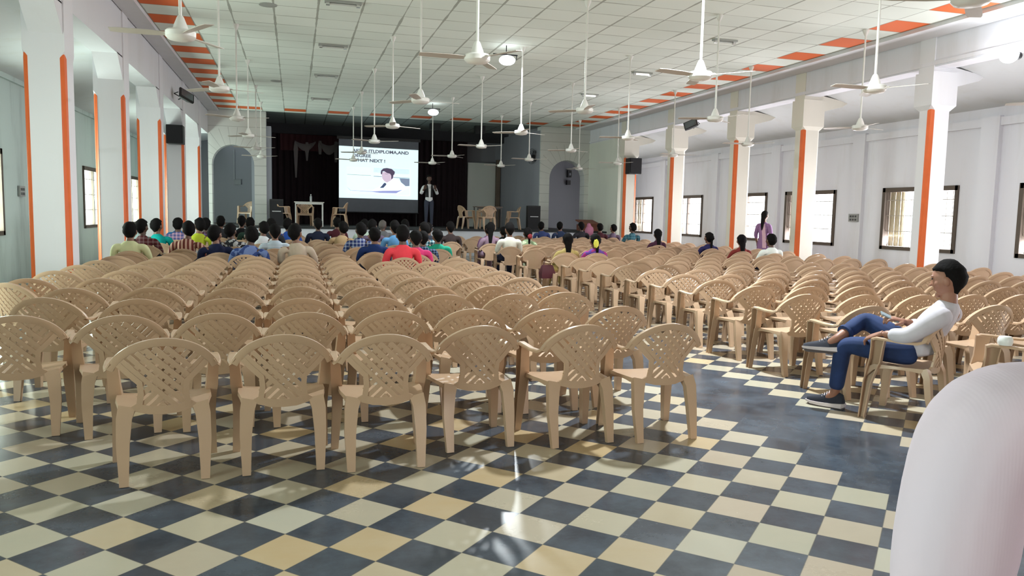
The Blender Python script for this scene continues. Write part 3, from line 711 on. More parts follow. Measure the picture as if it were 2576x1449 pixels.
def head_mb(sc=1.0, res=(20, 16)):
    """head about its centre, face towards +y"""
    b = MB()
    def f(v):
        x, y, z = v.x, v.y, v.z; t = z/0.118
        if t < 0:
            x *= 1 - 0.38*(-t)**1.6; 
            if y > 0: y *= 1 - 0.10*(-t)**2
            else: y *= 1 - 0.45*(-t)**1.3
        if y > 0:
            e = max(0, 1-abs(t-0.05)/0.16); y -= 0.006*e*(1 if abs(x) > 0.015 else 0)
        return Vector((x, y, z))*sc
    b.ball((0, 0, 0), (0.076, 0.095, 0.118), res[0], res[1], f)
    # nose, brow, lips, ears
    n = MB(); n.loft([[(-0.008, 0.084, 0.022), (0.008, 0.084, 0.022), (0.006, 0.080, 0.0), (-0.006, 0.080, 0.0)],
                      [(-0.007, 0.100, 0.0), (0.007, 0.100, 0.0), (0.008, 0.080, -0.012), (-0.008, 0.080, -0.012)],
                      [(-0.015, 0.100, -0.024), (0.015, 0.100, -0.024), (0.015, 0.078, -0.030), (-0.015, 0.078, -0.030)]])
    n.ball((0, 0.104, -0.022), (0.012, 0.012, 0.010), 8, 6); n.ball((0, 0.079, -0.052), (0.024, 0.010, 0.008), 10, 6); n.ball((0, 0.066, -0.090), (0.028, 0.020, 0.020), 10, 6)
    for s in (-1, 1):
        n.ball((s*0.077, -0.008, -0.008), (0.010, 0.020, 0.032), 8, 6)
        n.ball((s*0.030, 0.080, 0.034), (0.022, 0.012, 0.007), 8, 6)
        n.ball((s*0.052, 0.050, -0.016), (0.018, 0.022, 0.018), 8, 6)
    b.merge(n.xf(Matrix.Scale(sc, 4))); return b
def hair_mb(kind, sc=1.0, seed=0):
    rnd = random.Random(seed); b = MB()
    def f(v):
        x, y, z = v.x, v.y, v.z
        n = 1 + 0.035*sin(x*95+seed)*cos(y*80+2*seed) + 0.03*sin(z*110+seed*3)
        x, y, z = x*n, y*n, z*(1+0.5*(n-1))
        if y > 0.0 and z < 0.055:                      # hairline: tuck the face part inside the head
            k = min(1, y/0.03)*min(1, (0.055-z)/0.02); y -= k*0.05; x *= 1-0.25*k
        if z < 0.03 and y > -0.035: k = min(1, (0.03-z)/0.02)*min(1, (y+0.035)/0.01); x *= 1-0.20*k
        if z < -0.035: k = min(1, (-0.035-z)/0.05); x *= 1-0.30*k; y = y*(1-0.25*k)
        return Vector((x, y, z))*sc
    b.ball((0, -0.008*sc, 0.012*sc), (0.087, 0.105, 0.122), 22, 16, f)
    if kind == 'long':
        b.loft([[Vector((wd*cos(a), -0.085*sc + yy + dp*sin(a), z)) for a in [2*pi*q/10 for q in range(10)]] for z, wd, dp, yy in ((0.02, 0.06, 0.03, 0), (-0.08, 0.062, 0.03, -0.01), (-0.18, 0.05, 0.026, -0.035), (-0.30, 0.036, 0.02, -0.05), (-0.40, 0.012, 0.01, -0.05))])
    if kind == 'bun':
        b.ball((0, -0.115*sc, 0.005), (0.05, 0.04, 0.045), 12, 8)
        b.loft([[Vector((wd*cos(a), -0.10*sc + dp*sin(a), z)) for a in [2*pi*q/8 for q in range(8)]] for z, wd, dp in ((-0.02, 0.03, 0.02), (-0.13, 0.03, 0.022), (-0.24, 0.024, 0.02), (-0.34, 0.01, 0.008))])
    return b
def limb_pts(a, b_, n=1): return None
def seated(lean=0.0, tilt=0.0, turn=0.0, fem=False):
    """skeleton of a seated body, chair coordinates (front +y, seat 0.42 high)"""
    sw = 0.180 if fem else 0.212
    n = {'pel': (0, -0.05, 0.53, 0.145, 0.115), 'waist': (lean*0.3, -0.075, 0.655, 0.125, 0.095), 'chest': (lean*0.7, -0.105, 0.79, 0.135 if fem else 0.155, 0.098),
         'top': (lean, -0.115, 0.895, 0.080, 0.065), 'neck': (lean*1.1, -0.105, 0.965, 0.058, 0.058), 'hd': (lean*1.2, -0.088, 1.06, 0.052, 0.055)}
    e = [('pel', 'waist'), ('waist', 'chest'), ('chest', 'top'), ('top', 'neck'), ('neck', 'hd')]
    for s, k in ((-1, 'L'), (1, 'R')):
        n['sh'+k] = (lean+s*sw, -0.115, 0.872, 0.056, 0.056); n['el'+k] = (lean*0.5+s*(sw+0.04), -0.03, 0.655, 0.043, 0.043); n['wr'+k] = (s*0.13, 0.20, 0.62, 0.030, 0.030); n['sh'+k] = (lean+s*sw, -0.115, 0.866, 0.044, 0.044); n['ha'+k] = (s*0.09, 0.27, 0.60, 0.034, 0.020)
        n['hip'+k] = (s*0.10, 0.04, 0.515, 0.092, 0.088); n['kn'+k] = (s*0.13, 0.42, 0.52, 0.064, 0.064); n['an'+k] = (s*0.13, 0.44, 0.09, 0.040, 0.040); n['fo'+k] = (s*0.14, 0.58, 0.038, 0.038, 0.030)
        e += [('top', 'sh'+k), ('sh'+k, 'el'+k), ('el'+k, 'wr'+k), ('wr'+k, 'ha'+k), ('pel', 'hip'+k), ('hip'+k, 'kn'+k), ('kn'+k, 'an'+k), ('an'+k, 'fo'+k)]
    return n, e
def grow(n, ks, add, over=None):
    r = {}
    for k in ks:
        v = list(n[k]); v[3] += add; v[4] += add; r[k] = tuple(v)
    if over: r.update(over)
    return r
def hands(b, n, e):
    for k, s in (('L', -1), ('R', 1)):
        h = Vector(n['ha'+k][:3])
        for q in range(4):
            x = h.x - s*0.0 + (q-1.5)*0.017; L = (0.062, 0.072, 0.068, 0.052)[q if s < 0 else 3-q]
            b.tube([(x, h.y+0.01, h.z), (x*0.98, h.y+0.03+L*0.4, h.z-0.004), (x*0.97, h.y+0.03+L*0.8, h.z-0.022)], [0.009, 0.0085, 0.006], 6)
        b.tube([(h.x-s*0.028, h.y-0.02, h.z), (h.x-s*0.050, h.y+0.02, h.z-0.006), (h.x-s*0.054, h.y+0.045, h.z-0.012)], [0.011, 0.010, 0.007], 6)
def person_meshes(tagname, lean, tilt, turn, fem, hair, seed):
    n, e = seated(lean, tilt, turn, fem)
    b = chain_mb(n, body_chains(n))
    hands(b, n, e)
    hm = Matrix.Translation((lean*1.25, -0.078, 1.105)) @ Matrix.Rotation(turn, 4, 'Z') @ Matrix.Rotation(tilt, 4, 'X')
    b.merge(head_mb(1.18).xf(hm))
    body = fuse(b, 0.009, tagname+'_body', SKIN, 1)
    hr = hair_mb(hair, 1.24, seed).xf(hm).mesh(tagname+'_hair', HAIR, ang=60)
    r = limb_roots(n); g = dict(n)
    g['pel'] = (0, -0.05, 0.52, 0.146, 0.116); t_ = n['top']; g['top'] = (t_[0], t_[1], t_[2]-0.012, 0.150, 0.080); g['col'] = (lean*1.08, -0.105, 0.968, 0.050, 0.049)
    g['trp'] = (t_[0], t_[1]+0.002, t_[2]+0.022, 0.108, 0.066)
    ch = [['pel', 'waist', 'chest', 'top', 'trp', 'col']]
    for k in 'LR':
        a = Vector(n['el'+k][:3]); w_ = Vector(n['wr'+k][:3]); p = a.lerp(w_, 0.25 if fem else 0.45); v = n['sh'+k]
        g['sh'+k] = (v[0]*0.98, v[1], v[2]-0.008, 0.056, 0.056); ch.append([tuple(q if i < 3 else q+0.012 for i, q in enumerate(r['a'+k])), 'sh'+k, 'el'+k, (p.x, p.y, p.z, 0.048, 0.048)])
    shirt = fuse(chain_mb(g, ch, 0.016), 0.011, tagname+'_shirt', WALLW, 4)
    ch = []
    for k in 'LR':
        a = n['an'+k]; ch.append([tuple(q if i < 3 else q+0.012 for i, q in enumerate(r['l'+k])), 'hip'+k, 'kn'+k, (a[0], a[1], a[2]+0.02, 0.056, 0.056)])
    trous = fuse(chain_mb(n, ch, 0.014), 0.011, tagname+'_trousers', DENIM, 3)
    return body, hr, shirt, trous
BODIES = {}
VARS = {'a': (0, 0.05, 0, False, 'short', 1), 'b': (0.05, 0.10, 0.35, False, 'short', 2), 'c': (-0.05, -0.05, -0.30, False, 'short', 4), 'd': (0.0, -0.30, 0.1, False, 'short', 5),
        'f': (0, 0.02, 0.1, True, 'bun', 6), 'g': (0.03, 0.0, -0.25, True, 'long', 7)}
for k, v in VARS.items(): BODIES[k] = person_meshes('person_'+k, *v)
def set_mat(o, m):
    o.material_slots[0].link = 'OBJECT'; o.material_slots[0].material = m
HMATS = [SKIN, SKIND, mat('mid_brown_skin', (0.14, 0.062, 0.038), 0.55, var=0.05)]
def person(x, y, rz, ztop, var, label, cat='person', shirt=None, trousers=None, skinm=None, hairm=None, group=None):
    sc = max(0.93, min(1.07, ztop/1.262))
    t = thing('person', label, cat, (x, y, 0), rz, group); 
    bo, hr, sh, tr = BODIES[var]
    for nm, me, m in (('body', bo, skinm), ('hair', hr, hairm), ('shirt', sh, shirt), ('trousers', tr, trousers)):
        o = obj(nm, me, t); o.scale = (1.08, 1.04, sc)
        if m: set_mat(o, m)
    return t
C_ = {'pale yellow shirt': ((0.62, 0.62, 0.36), None), 'dark maroon checked shirt': ((0.09, 0.018, 0.02), 'check', (0.22, 0.14, 0.14), 14), 'teal shirt': ((0.0, 0.27, 0.25), None), 'bright blue shirt': ((0.02, 0.22, 0.62), None),
 'pink and blue checked shirt': ((0.10, 0.10, 0.25), 'check', (0.60, 0.36, 0.45), 14), 'brown and cream striped shirt': ((0.13, 0.028, 0.022), 'vstripe', (0.46, 0.29, 0.22), 17), 'lime green shirt': ((0.40, 0.46, 0.03), None),
 'dark maroon plaid shirt': ((0.07, 0.018, 0.03), 'check', (0.12, 0.10, 0.20), 12), 'dark grey shirt': ((0.03, 0.03, 0.035), None), 'navy blue shirt': ((0.010, 0.014, 0.045), None), 'black and white patterned shirt': ((0.02, 0.02, 0.025), 'print', (0.42, 0.42, 0.42), 26),
 'black shirt': ((0.01, 0.01, 0.012), None), 'dark green shirt': ((0.02, 0.045, 0.03), None), 'mottled denim blue shirt': ((0.035, 0.06, 0.19), 'print', (0.13, 0.18, 0.36), 13), 'plain white shirt': ((0.62, 0.64, 0.66), None),
 'white shirt with thin blue stripes': ((0.66, 0.74, 0.80), 'hstripe', (0.22, 0.28, 0.36), 38), 'charcoal shirt': ((0.03, 0.032, 0.04), None), 'royal blue shirt': ((0.025, 0.08, 0.36), None), 'beige shirt': ((0.46, 0.37, 0.29), None),
 'deep navy jacket': ((0.012, 0.015, 0.035), None), 'maroon shirt': ((0.09, 0.02, 0.03), None), 'tan shirt': ((0.42, 0.29, 0.16), None), 'navy and white checked shirt': ((0.02, 0.035, 0.14), 'check', (0.34, 0.38, 0.48), 15), 'pale mint shirt': ((0.50, 0.62, 0.52), None),
 'plain dark blue shirt': ((0.012, 0.03, 0.12), None), 'greyish purple shirt': ((0.12, 0.09, 0.14), None), 'grey shirt and grey hair': ((0.2, 0.2, 0.22), None), 'light blue shirt': ((0.12, 0.30, 0.56), None), 'coral red shirt': ((0.72, 0.055, 0.075), None),
 'pink shirt': ((0.66, 0.05, 0.19), None), 'teal and white checked shirt': ((0.02, 0.10, 0.14), 'check', (0.45, 0.60, 0.62), 16), 'black jacket': ((0.012, 0.012, 0.015), None), 'navy checked shirt': ((0.012, 0.02, 0.06), 'check', (0.16, 0.24, 0.38), 20), 'green shirt': ((0.02, 0.34, 0.22), None),
 'dark slate shirt': ((0.03, 0.035, 0.05), None), 'dark brown shirt': ((0.05, 0.035, 0.035), None), 'mauve sari': ((0.20, 0.09, 0.19), None), 'faded lilac dress': ((0.30, 0.20, 0.27), None), 'black top': ((0.01, 0.01, 0.012), None),
 'cream white shirt': ((0.70, 0.69, 0.60), None), 'pale green printed dress': ((0.26, 0.36, 0.20), 'print', (0.55, 0.60, 0.42), 20), 'mid blue shirt': ((0.05, 0.07, 0.20), None), 'slate blue shirt': ((0.04, 0.06, 0.13), None), 'dark charcoal shirt': ((0.03, 0.028, 0.035), None),
 'dark red shirt': ((0.06, 0.015, 0.02), None), 'dusty purple shirt': ((0.14, 0.10, 0.15), None), 'blue green checked shirt': ((0.03, 0.10, 0.14), 'check', (0.10, 0.22, 0.26), 12), 'pale yellow blouse': ((0.55, 0.42, 0.16), None),
 'magenta and violet dress': ((0.42, 0.05, 0.22), 'print', (0.14, 0.07, 0.34), 14), 'dark plum dress': ((0.06, 0.02, 0.04), None), 'indigo dress': ((0.025, 0.022, 0.09), None), 'rust red dress': ((0.20, 0.03, 0.025), None), 'bright white shirt': ((0.78, 0.82, 0.78), None)}
for i, (nm, sx, x, y, zt) in enumerate(AUD):
    c = C_[nm]; m = cloth(nm.replace(' ', '_'), *c)
    v = ('fg'[i % 2] if sx == 'f' else 'abcdacbd'[(i*5) % 8])
    if nm == 'coral red shirt': v = 'a'
    if nm in ('navy checked shirt', 'green shirt', 'pink shirt'): v = 'd'
    blk = 'left' if x < 4.2 else 'right'
    person(x, y+0.08, radians(j(4)), zt, v, 'person in %s seated in the %s block, facing the stage' % (nm, blk), shirt=m, skinm=HMATS[i % 3], hairm=HAIRG if 'grey hair' in nm else None,
           trousers=(m if sx == 'f' else None), group=None)
    ch = (near_chair if y < 13.5 else None)
    lab = 'tan lattice-back plastic armchair under the person in %s' % nm
    if ch: near_chair(x, y+0.08, radians(j(4)), lab, 'occupied chairs')
    else: far_chair(x, y+0.08, radians(j(4)), lab, 'occupied chairs')

# ------------------------------------------------------------------ the seated person by the aisle, legs crossed
MX, MY, MR = 4.605, 4.868, radians(32.7)
near_chair(MX, MY, MR, 'tan plastic armchair turned to the aisle under the person with crossed legs')
SHIRTW = cloth('white_lilac_shirt', (0.60, 0.565, 0.62)); JEANS = mat('blue_denim', (0.015, 0.038, 0.135), 0.85, var=0.35, scale=9)
SHOE = mat('navy_shoe_knit', (0.018, 0.02, 0.035), 0.8); SOLE = mat('white_rubber_sole', (0.70, 0.62, 0.64), 0.6); SOLED = mat('grey_rubber_sole', (0.10, 0.075, 0.075), 0.7)
def shoe(parent, mtx, L=0.30):
    up = MB(); rings = []
    for t, wd, h in ((0.0, 0.020, 0.045), (0.04, 0.034, 0.085), (0.16, 0.038, 0.105), (0.30, 0.040, 0.105), (0.45, 0.042, 0.082), (0.65, 0.046, 0.060), (0.85, 0.040, 0.045), (0.97, 0.022, 0.030)):
        rings.append([mtx @ Vector((wd*cos(a)*(1.0 if sin(a) < 0 else 0.92), t*L, 0.022+max(0, sin(a))*h)) for a in [2*pi*q/14 for q in range(14)]])
    up.loft(rings); o = mk('shoe', up, SHOE, parent)
    so = MB(); rings = []
    for t, wd, z0, z1 in ((-0.02, 0.022, 0.012, 0.040), (0.05, 0.042, 0.0, 0.038), (0.3, 0.043, 0.0, 0.030), (0.6, 0.052, 0.0, 0.026), (0.85, 0.046, 0.004, 0.026), (1.0, 0.020, 0.018, 0.030)):
        rings.append([mtx @ Vector((x, t*L, z)) for x, z in ((-wd, z0), (wd, z0), (wd*1.04, z1), (-wd*1.04, z1))])
    so.loft(rings); mk('sole', so, SOLE, o)
    tr_ = MB(); rings = []
    for t, wd in ((0.02, 0.034), (0.3, 0.040), (0.6, 0.048), (0.92, 0.038)):
        rings.append([mtx @ Vector((x, t*L, z)) for x, z in ((-wd, -0.008), (wd, -0.008), (wd, 0.006), (-wd, 0.006))])
    tr_.loft(rings); mk('tread', tr_, SOLED, o)
    la = MB()
    for q in range(5):
        t = 0.38+q*0.06; h = 0.022+0.098-q*0.011
        la.tube([mtx @ Vector((-0.026, t*L, h-0.012)), mtx @ Vector((0, t*L+0.006, h+0.004)), mtx @ Vector((0.026, t*L, h-0.012))], 0.0032, 5)
    mk('laces', la, SOLE, o)
def frame(origin, yd, zd):
    y = Vector(yd).normalized(); z = (Vector(zd)-y*Vector(zd).dot(y)).normalized(); x = y.cross(z)
    return Matrix(((x.x, y.x, z.x, origin[0]), (x.y, y.y, z.y, origin[1]), (x.z, y.z, z.z, origin[2]), (0, 0, 0, 1)))
def finger(b, pts, r=0.0095):
    b.tube(pts, [r, r*1.02, r*0.95, r*0.9, r*0.62], 8)
def hand(b, w_, pd, nd, side, curl=0.5, spread=1.0, sc=1.0):
    """palm from wrist w_ along pd, back of the hand along nd; side: +1 thumb towards x"""
    m = frame(w_, pd, nd)
    rings = []
    for y, wd, th in ((-0.01, 0.027, 0.020), (0.02, 0.034, 0.017), (0.05, 0.041, 0.016), (0.085, 0.042, 0.014), (0.10, 0.038, 0.010)):
        rings.append([m @ (Vector((wd*cos(a), y, th*sin(a)))*sc) for a in [2*pi*q/12 for q in range(12)]])
    b.loft(rings)
    for q, (x, L) in enumerate(((0.031, 0.072), (0.010, 0.082), (-0.011, 0.076), (-0.030, 0.060))):
        x *= side; c = curl*(1+0.12*q); pts = []; p = Vector((x, 0.085, 0)); a = -c*0.3; dx = x*0.22*spread
        pts.append(p.copy())
        for seg in (0.45, 0.30, 0.25, 0.12):
            p = p + Vector((dx*seg*4*L, cos(a)*L*seg, sin(a)*L*seg)); a -= c; pts.append(p.copy())
        finger(b, [m @ (v*sc) for v in pts], 0.0095*sc)
    t0 = Vector((side*0.026, 0.015, -0.004)); pts = [t0, t0+Vector((side*0.022, 0.022, -0.008)), t0+Vector((side*0.032, 0.046, -0.016)), t0+Vector((side*0.033, 0.066, -0.024)), t0+Vector((side*0.031, 0.074, -0.027))]
    b.tube([m @ (v*sc) for v in pts], [0.014*sc, 0.013*sc, 0.011*sc, 0.010*sc, 0.006*sc], 8)
def outfit(root, n, e, hm, hsc, hair_kind, seed, shirt, trou, skin_, hands_, sleeve=0.85, voxel=0.007, hairm=None, hem=None, loose=0.018, collar=None):
    body = chain_mb(n, body_chains(n), 0, 2); hands_(body); body.merge(head_mb(hsc, (28, 22)).xf(hm))
    obj('body', fuse(body, voxel, 'figure_body', skin_, 2), root)
    o = obj('hair', hair_mb(hair_kind, hsc*1.02, seed).xf(hm).mesh('figure_hair', hairm or HAIR, ang=60), root)
    eye = MB()
    for s in (-1, 1): eye.ball((s*0.030*hsc, 0.083*hsc, 0.018*hsc), (0.013*hsc, 0.007*hsc, 0.006*hsc), 8, 6)
    mk('eyes', eye.xf(hm), BLACK, root)
    r = limb_roots(n); gv = max(0.0075, voxel)
    a = Vector(n['top'][:3]).lerp(Vector(n['neck'][:3]), 0.85); g = dict(n); g['col'] = (a.x, a.y, a.z, n['neck'][3]-0.003, n['neck'][3]-0.005); q = n['top']; g['top'] = (q[0], q[1], q[2]-0.01, q[3]*1.5, q[4]*1.05)
    ch = [([hem] if hem else [])+['pel', 'waist', 'chest', 'top', 'col']]
    for k in 'LR':
        a = Vector(n['el'+k][:3]); w_ = Vector(n['wr'+k][:3]); p = a.lerp(w_, sleeve); q = n['wr'+k][3]+loose*0.95; m_ = a.lerp(w_, sleeve*0.5)
        ch.append([tuple(x_ if i < 3 else x_+loose*0.8 for i, x_ in enumerate(r['a'+k])), 'sh'+k, 'el'+k, (m_.x, m_.y, m_.z, q*1.2), (p.x, p.y, p.z, q)])
    obj('shirt', fuse(chain_mb(g, ch, loose), gv, 'figure_shirt', shirt, 4), root)
    ch = []
    for k in 'LR':
        kn = Vector(n['kn'+k][:3]); an = Vector(n['an'+k][:3]); p = kn.lerp(an, 0.93 if k == 'L' or voxel > 0.0075 else 0.72); mp = kn.lerp(an, 0.5 if k == 'L' or voxel > 0.0075 else 0.4)
        ch.append([tuple(x_ if i < 3 else x_+0.012 for i, x_ in enumerate(r['l'+k])), 'hip'+k, 'kn'+k, (mp.x, mp.y, mp.z, n['kn'+k][3]*0.95), (p.x, p.y, p.z, n['an'+k][3]+0.024)])
    obj('trousers', fuse(chain_mb(n, ch, 0.014), gv, 'figure_trousers', trou, 3), root)
man = thing('person', 'person in a white shirt and blue jeans sitting cross-legged beside the aisle, looking left', 'person', (MX, MY, 0), MR)
n = {'pel': (0, -0.07, 0.535, 0.150, 0.120), 'waist': (0, -0.105, 0.655, 0.135, 0.105), 'chest': (0, -0.172, 0.775, 0.158, 0.108), 'top': (0, -0.245, 0.885, 0.085, 0.075), 'neck': (0, -0.255, 0.965, 0.060, 0.060), 'hd': (0, -0.24, 1.05, 0.058, 0.06),
     'shL': (-0.205, -0.250, 0.840, 0.060, 0.060), 'elL': (-0.285, -0.055, 0.668, 0.047, 0.047), 'wrL': (-0.262, 0.130, 0.668, 0.031, 0.029),
     'shR': (0.205, -0.250, 0.840, 0.060, 0.060), 'elR': (0.275, -0.050, 0.665, 0.047, 0.047), 'wrR': (0.125, 0.085, 0.735, 0.031, 0.029),
     'hipL': (-0.105, -0.01, 0.520, 0.102, 0.095), 'knL': (-0.125, 0.455, 0.530, 0.070, 0.070), 'anL': (-0.120, 0.500, 0.110, 0.040, 0.040), 'foL': (-0.120, 0.58, 0.06, 0.034, 0.028),
     'hipR': (0.105, 0.01, 0.540, 0.102, 0.095), 'knR': (0.165, 0.395, 0.715, 0.070, 0.070), 'anR': (-0.145, 0.500, 0.572, 0.038, 0.038), 'foR': (-0.15, 0.575, 0.52, 0.034, 0.028)}
e = [('pel', 'waist'), ('waist', 'chest'), ('chest', 'top'), ('top', 'neck'), ('neck', 'hd')]
for k in 'LR': e += [('top', 'sh'+k), ('sh'+k, 'el'+k), ('el'+k, 'wr'+k), ('pel', 'hip'+k), ('hip'+k, 'kn'+k), ('kn'+k, 'an'+k), ('an'+k, 'fo'+k)]
def man_hands(b):
    hand(b, (-0.258, 0.135, 0.668), (0.22, 1.0, -0.42), (-0.25, 0.35, 1.0), 1, 0.42, 1.6, 1.12)
    hand(b, (0.118, 0.092, 0.737), (-0.75, 0.65, 0.20), (0.1, -0.3, 1.0), -1, 0.55, 0.8, 1.1)
outfit(man, n, e, Matrix.Translation((0, -0.232, 1.092)) @ Matrix.Rotation(-0.16, 4, 'X'), 1.16, 'short', 9, SHIRTW, JEANS, mat('brown_skin_light', (0.30, 0.135, 0.085), 0.5, var=0.05), man_hands, 0.80, 0.0058, hem=(0, -0.085, 0.485, 0.160, 0.125), loose=0.022)
shoe(man, frame((-0.120, 0.42, 0.008), (0, 1, 0), (0, 0, 1)), 0.31)
shoe(man, frame((-0.150, 0.455, 0.462), (-0.12, 1, -0.03), (0.30, 0.0, 1)), 0.31)
cf = MB(); cf.tube([(-0.042, 0.466, 0.621), (-0.062, 0.473, 0.612)], [0.068, 0.067], 14); mk('trouser_cuff', cf, JEANS, man)
bt = MB(); bt.box(0.0, 0.008, 0.0, 0.150, 0.0, 0.078)
ph = mk('mobile_phone', sharp_box(-0.038, 0.038, -0.075, 0.075, -0.005, 0.005), mat('grey_glass', (0.25, 0.32, 0.36), 0.15), None, smooth=False)
ph.matrix_world = Matrix.Translation((MX, MY, 0)) @ Matrix.Rotation(MR, 4, 'Z') @ Matrix.Translation((0.045, 0.165, 0.765)) @ Matrix.Rotation(0.5, 4, 'X') @ Matrix.Rotation(0.5, 4, 'Z')
tag(ph, 'grey mobile phone held in the lap of the cross-legged person', 'phone')
# turned chair with a white cap on its arm
near_chair(5.23, 4.54, radians(50), 'tan plastic armchair turned sideways behind the foreground shoulder, white cup on its arm')
cb = MB(); cb.lathe([(0.0, 0), (0.058, 0.002), (0.066, 0.03), (0.064, 0.062), (0.050, 0.084), (0.0, 0.090)], 18)
c_ = mk('cup', cb, mat('white_glaze', (0.85, 0.86, 0.85), 0.3), None); M_ = Matrix.Translation((5.23, 4.54, 0)) @ Matrix.Rotation(radians(50), 4, 'Z')
c_.scale = (0.78, 0.78, 0.78); c_.location = M_ @ Vector((-0.283, 0.08, 0.640)); tag(c_, 'white rounded cup standing upside down on the arm of the turned chair', 'cup')

# ------------------------------------------------------------------ standing figures
def standing(h, arms='down', fem=False, wide=1.0):
    z = h/1.72; sw = (0.165 if fem else 0.195)*wide
    n = {'pel': (0, 0, 0.93*z, 0.135*wide, 0.10), 'waist': (0, 0, 1.06*z, 0.118*wide, 0.09), 'chest': (0, -0.01, 1.24*z, 0.142*wide, 0.10), 'top': (0, -0.01, 1.39*z, 0.085, 0.07), 'neck': (0, 0, 1.47*z, 0.052, 0.052), 'hd': (0, 0.012, 1.55*z, 0.05, 0.052)}
    e = [('pel', 'waist'), ('waist', 'chest'), ('chest', 'top'), ('top', 'neck'), ('neck', 'hd')]
    for s, k in ((-1, 'L'), (1, 'R')):
        n['sh'+k] = (s*sw, -0.01, 1.36*z, 0.055*wide, 0.055*wide)
        if arms == 'down': n['el'+k] = (s*(sw+0.055), -0.02, 1.09*z, 0.043*wide, 0.043*wide); n['wr'+k] = (s*(sw+0.045), 0.06, 0.87*z, 0.029, 0.029)
        if arms == 'up': n['el'+k] = (s*(sw+0.11), 0.05, 1.12*z, 0.045, 0.045); n['wr'+k] = (s*(sw+0.015), 0.20, 1.28*z, 0.03, 0.03)
        n['hip'+k] = (s*0.09, 0, 0.88*z, 0.09, 0.09); n['kn'+k] = (s*0.10, 0.012, 0.48*z, 0.060, 0.060); n['an'+k] = (s*0.105, -0.02, 0.085, 0.038, 0.038); n['fo'+k] = (s*0.12, 0.12, 0.032, 0.038, 0.030)
        e += [('top', 'sh'+k), ('sh'+k, 'el'+k), ('el'+k, 'wr'+k), ('pel', 'hip'+k), ('hip'+k, 'kn'+k), ('kn'+k, 'an'+k), ('an'+k, 'fo'+k)]
    return n, e, z
# lecturer on the stage
sp = thing('person', 'person standing on the stage beside the screen, dark waistcoat, hands raised', 'person', (4.76, 28.3, ST), pi)
n, e, z = standing(1.93, 'up')
def h1(b):
    hand(b, n['wrL'][:3], (0.35, 0.3, 1.0), (0, -1, 0.2), 1, 0.35, 1.0, 1.1); hand(b, n['wrR'][:3], (-0.35, 0.3, 1.0), (0, -1, 0.2), -1, 0.35, 1.0, 1.1)
outfit(sp, n, e, Matrix.Translation((0, 0.03, 1.615*z)) @ Matrix.Rotation(-0.1, 4, 'X'), 1.12, 'short', 3, cloth('lecturer_white_shirt', (0.72, 0.72, 0.74)), mat('lecturer_trousers', (0.03, 0.035, 0.06), 0.8), SKIND, h1, 0.75, 0.0085, hem=(0, 0, 0.86*z, 0.165, 0.125), loose=0.02)
vn = grow(n, ['pel', 'waist', 'chest', 'top'], 0.030); vn['pel'] = (0, 0, 0.965*z, 0.160, 0.128)
for s, k in ((-1, 'L'), (1, 'R')): vn['s'+k] = (s*0.12, -0.01, 1.37*z, 0.075, 0.08)
mk('waistcoat', skin_bm(vn, [('pel', 'waist'), ('waist', 'chest'), ('chest', 'top'), ('top', 'sL'), ('top', 'sR')], 2), mat('black_waistcoat', (0.012, 0.012, 0.015), 0.8), sp)
fr = MB(); fr.loft([[Vector((x*wd, y, zz*z)) for x, y in ((-1, yy-0.02), (1, yy-0.02), (1, yy), (-1, yy))] for zz, wd, yy in ((0.88, 0.030, 0.152), (1.0, 0.030, 0.152), (1.15, 0.035, 0.15), (1.28, 0.045, 0.142), (1.40, 0.055, 0.10))])
mk('shirt_front', fr, cloth('lecturer_white_shirt', (0.72, 0.72, 0.74)), sp)
for s in (-1, 1): shoe(sp, frame((s*0.11, -0.07, 0.008), (0, 1, 0), (0, 0, 1)), 0.29)
# by the window of the right aisle
wm = thing('person', 'person with long dark hair in a mauve dress standing by the right window', 'person', (12.5, 18.7, 0), radians(-60))
n, e, z = standing(1.74, 'down', True)
outfit(wm, n, e, Matrix.Translation((0, 0.025, 1.615*z)), 1.08, 'long', 8, cloth('mauve_dress', (0.24, 0.13, 0.26)), cloth('mauve_leggings', (0.20, 0.11, 0.20)), HMATS[0], lambda b: (hand(b, n['wrL'][:3], (0, 0.3, -1), (-1, 0, 0), 1), hand(b, n['wrR'][:3], (0, 0.3, -1), (1, 0, 0), -1)), 0.5, 0.009, hem=(0, 0, 0.60, 0.19, 0.16), loose=0.016)
for s in (-1, 1): shoe(wm, frame((s*0.10, -0.07, 0.008), (0, 1, 0), (0, 0, 1)), 0.25)
stl = MB(); stl.loft([[Vector((x, y+yy, zz)) for x, y in ((-0.05+dx, 0), (0.05+dx, 0), (0.05+dx, 0.012), (-0.05+dx, 0.012))] for zz, yy, dx in ((0.75, -0.14, 0.10), (1.10, -0.125, 0.07), (1.40, -0.095, 0.02), (1.44, -0.02, 0.0))])
mk('shawl', stl, cloth('pale_pink_shawl', (0.55, 0.36, 0.42)), wm)
# the shoulder beside the camera
RIB, nt, bq = nmat('pale_pink_ribbed_knit')
tc = N(nt, 'ShaderNodeTexCoord'); wv = N(nt, 'ShaderNodeTexWave'); wv.inputs['Scale'].default_value = 70; wv.inputs['Distortion'].default_value = 1.5; nt.links.new(tc.outputs['Object'], wv.inputs['Vector'])
no = N(nt, 'ShaderNodeTexNoise'); no.inputs['Scale'].default_value = 5; nt.links.new(tc.outputs['Object'], no.inputs['Vector'])
nt.links.new(mixc(nt, no.outputs[0], (0.64, 0.56, 0.67), (0.71, 0.57, 0.65)), bq.inputs['Base Color']); bq.inputs['Roughness'].default_value = 0.95
bp = N(nt, 'ShaderNodeBump'); bp.inputs['Strength'].default_value = 0.04; bp.inputs['Distance'].default_value = 0.002; nt.links.new(wv.outputs[0], bp.inputs['Height']); nt.links.new(bp.outputs[0], bq.inputs['Normal'])
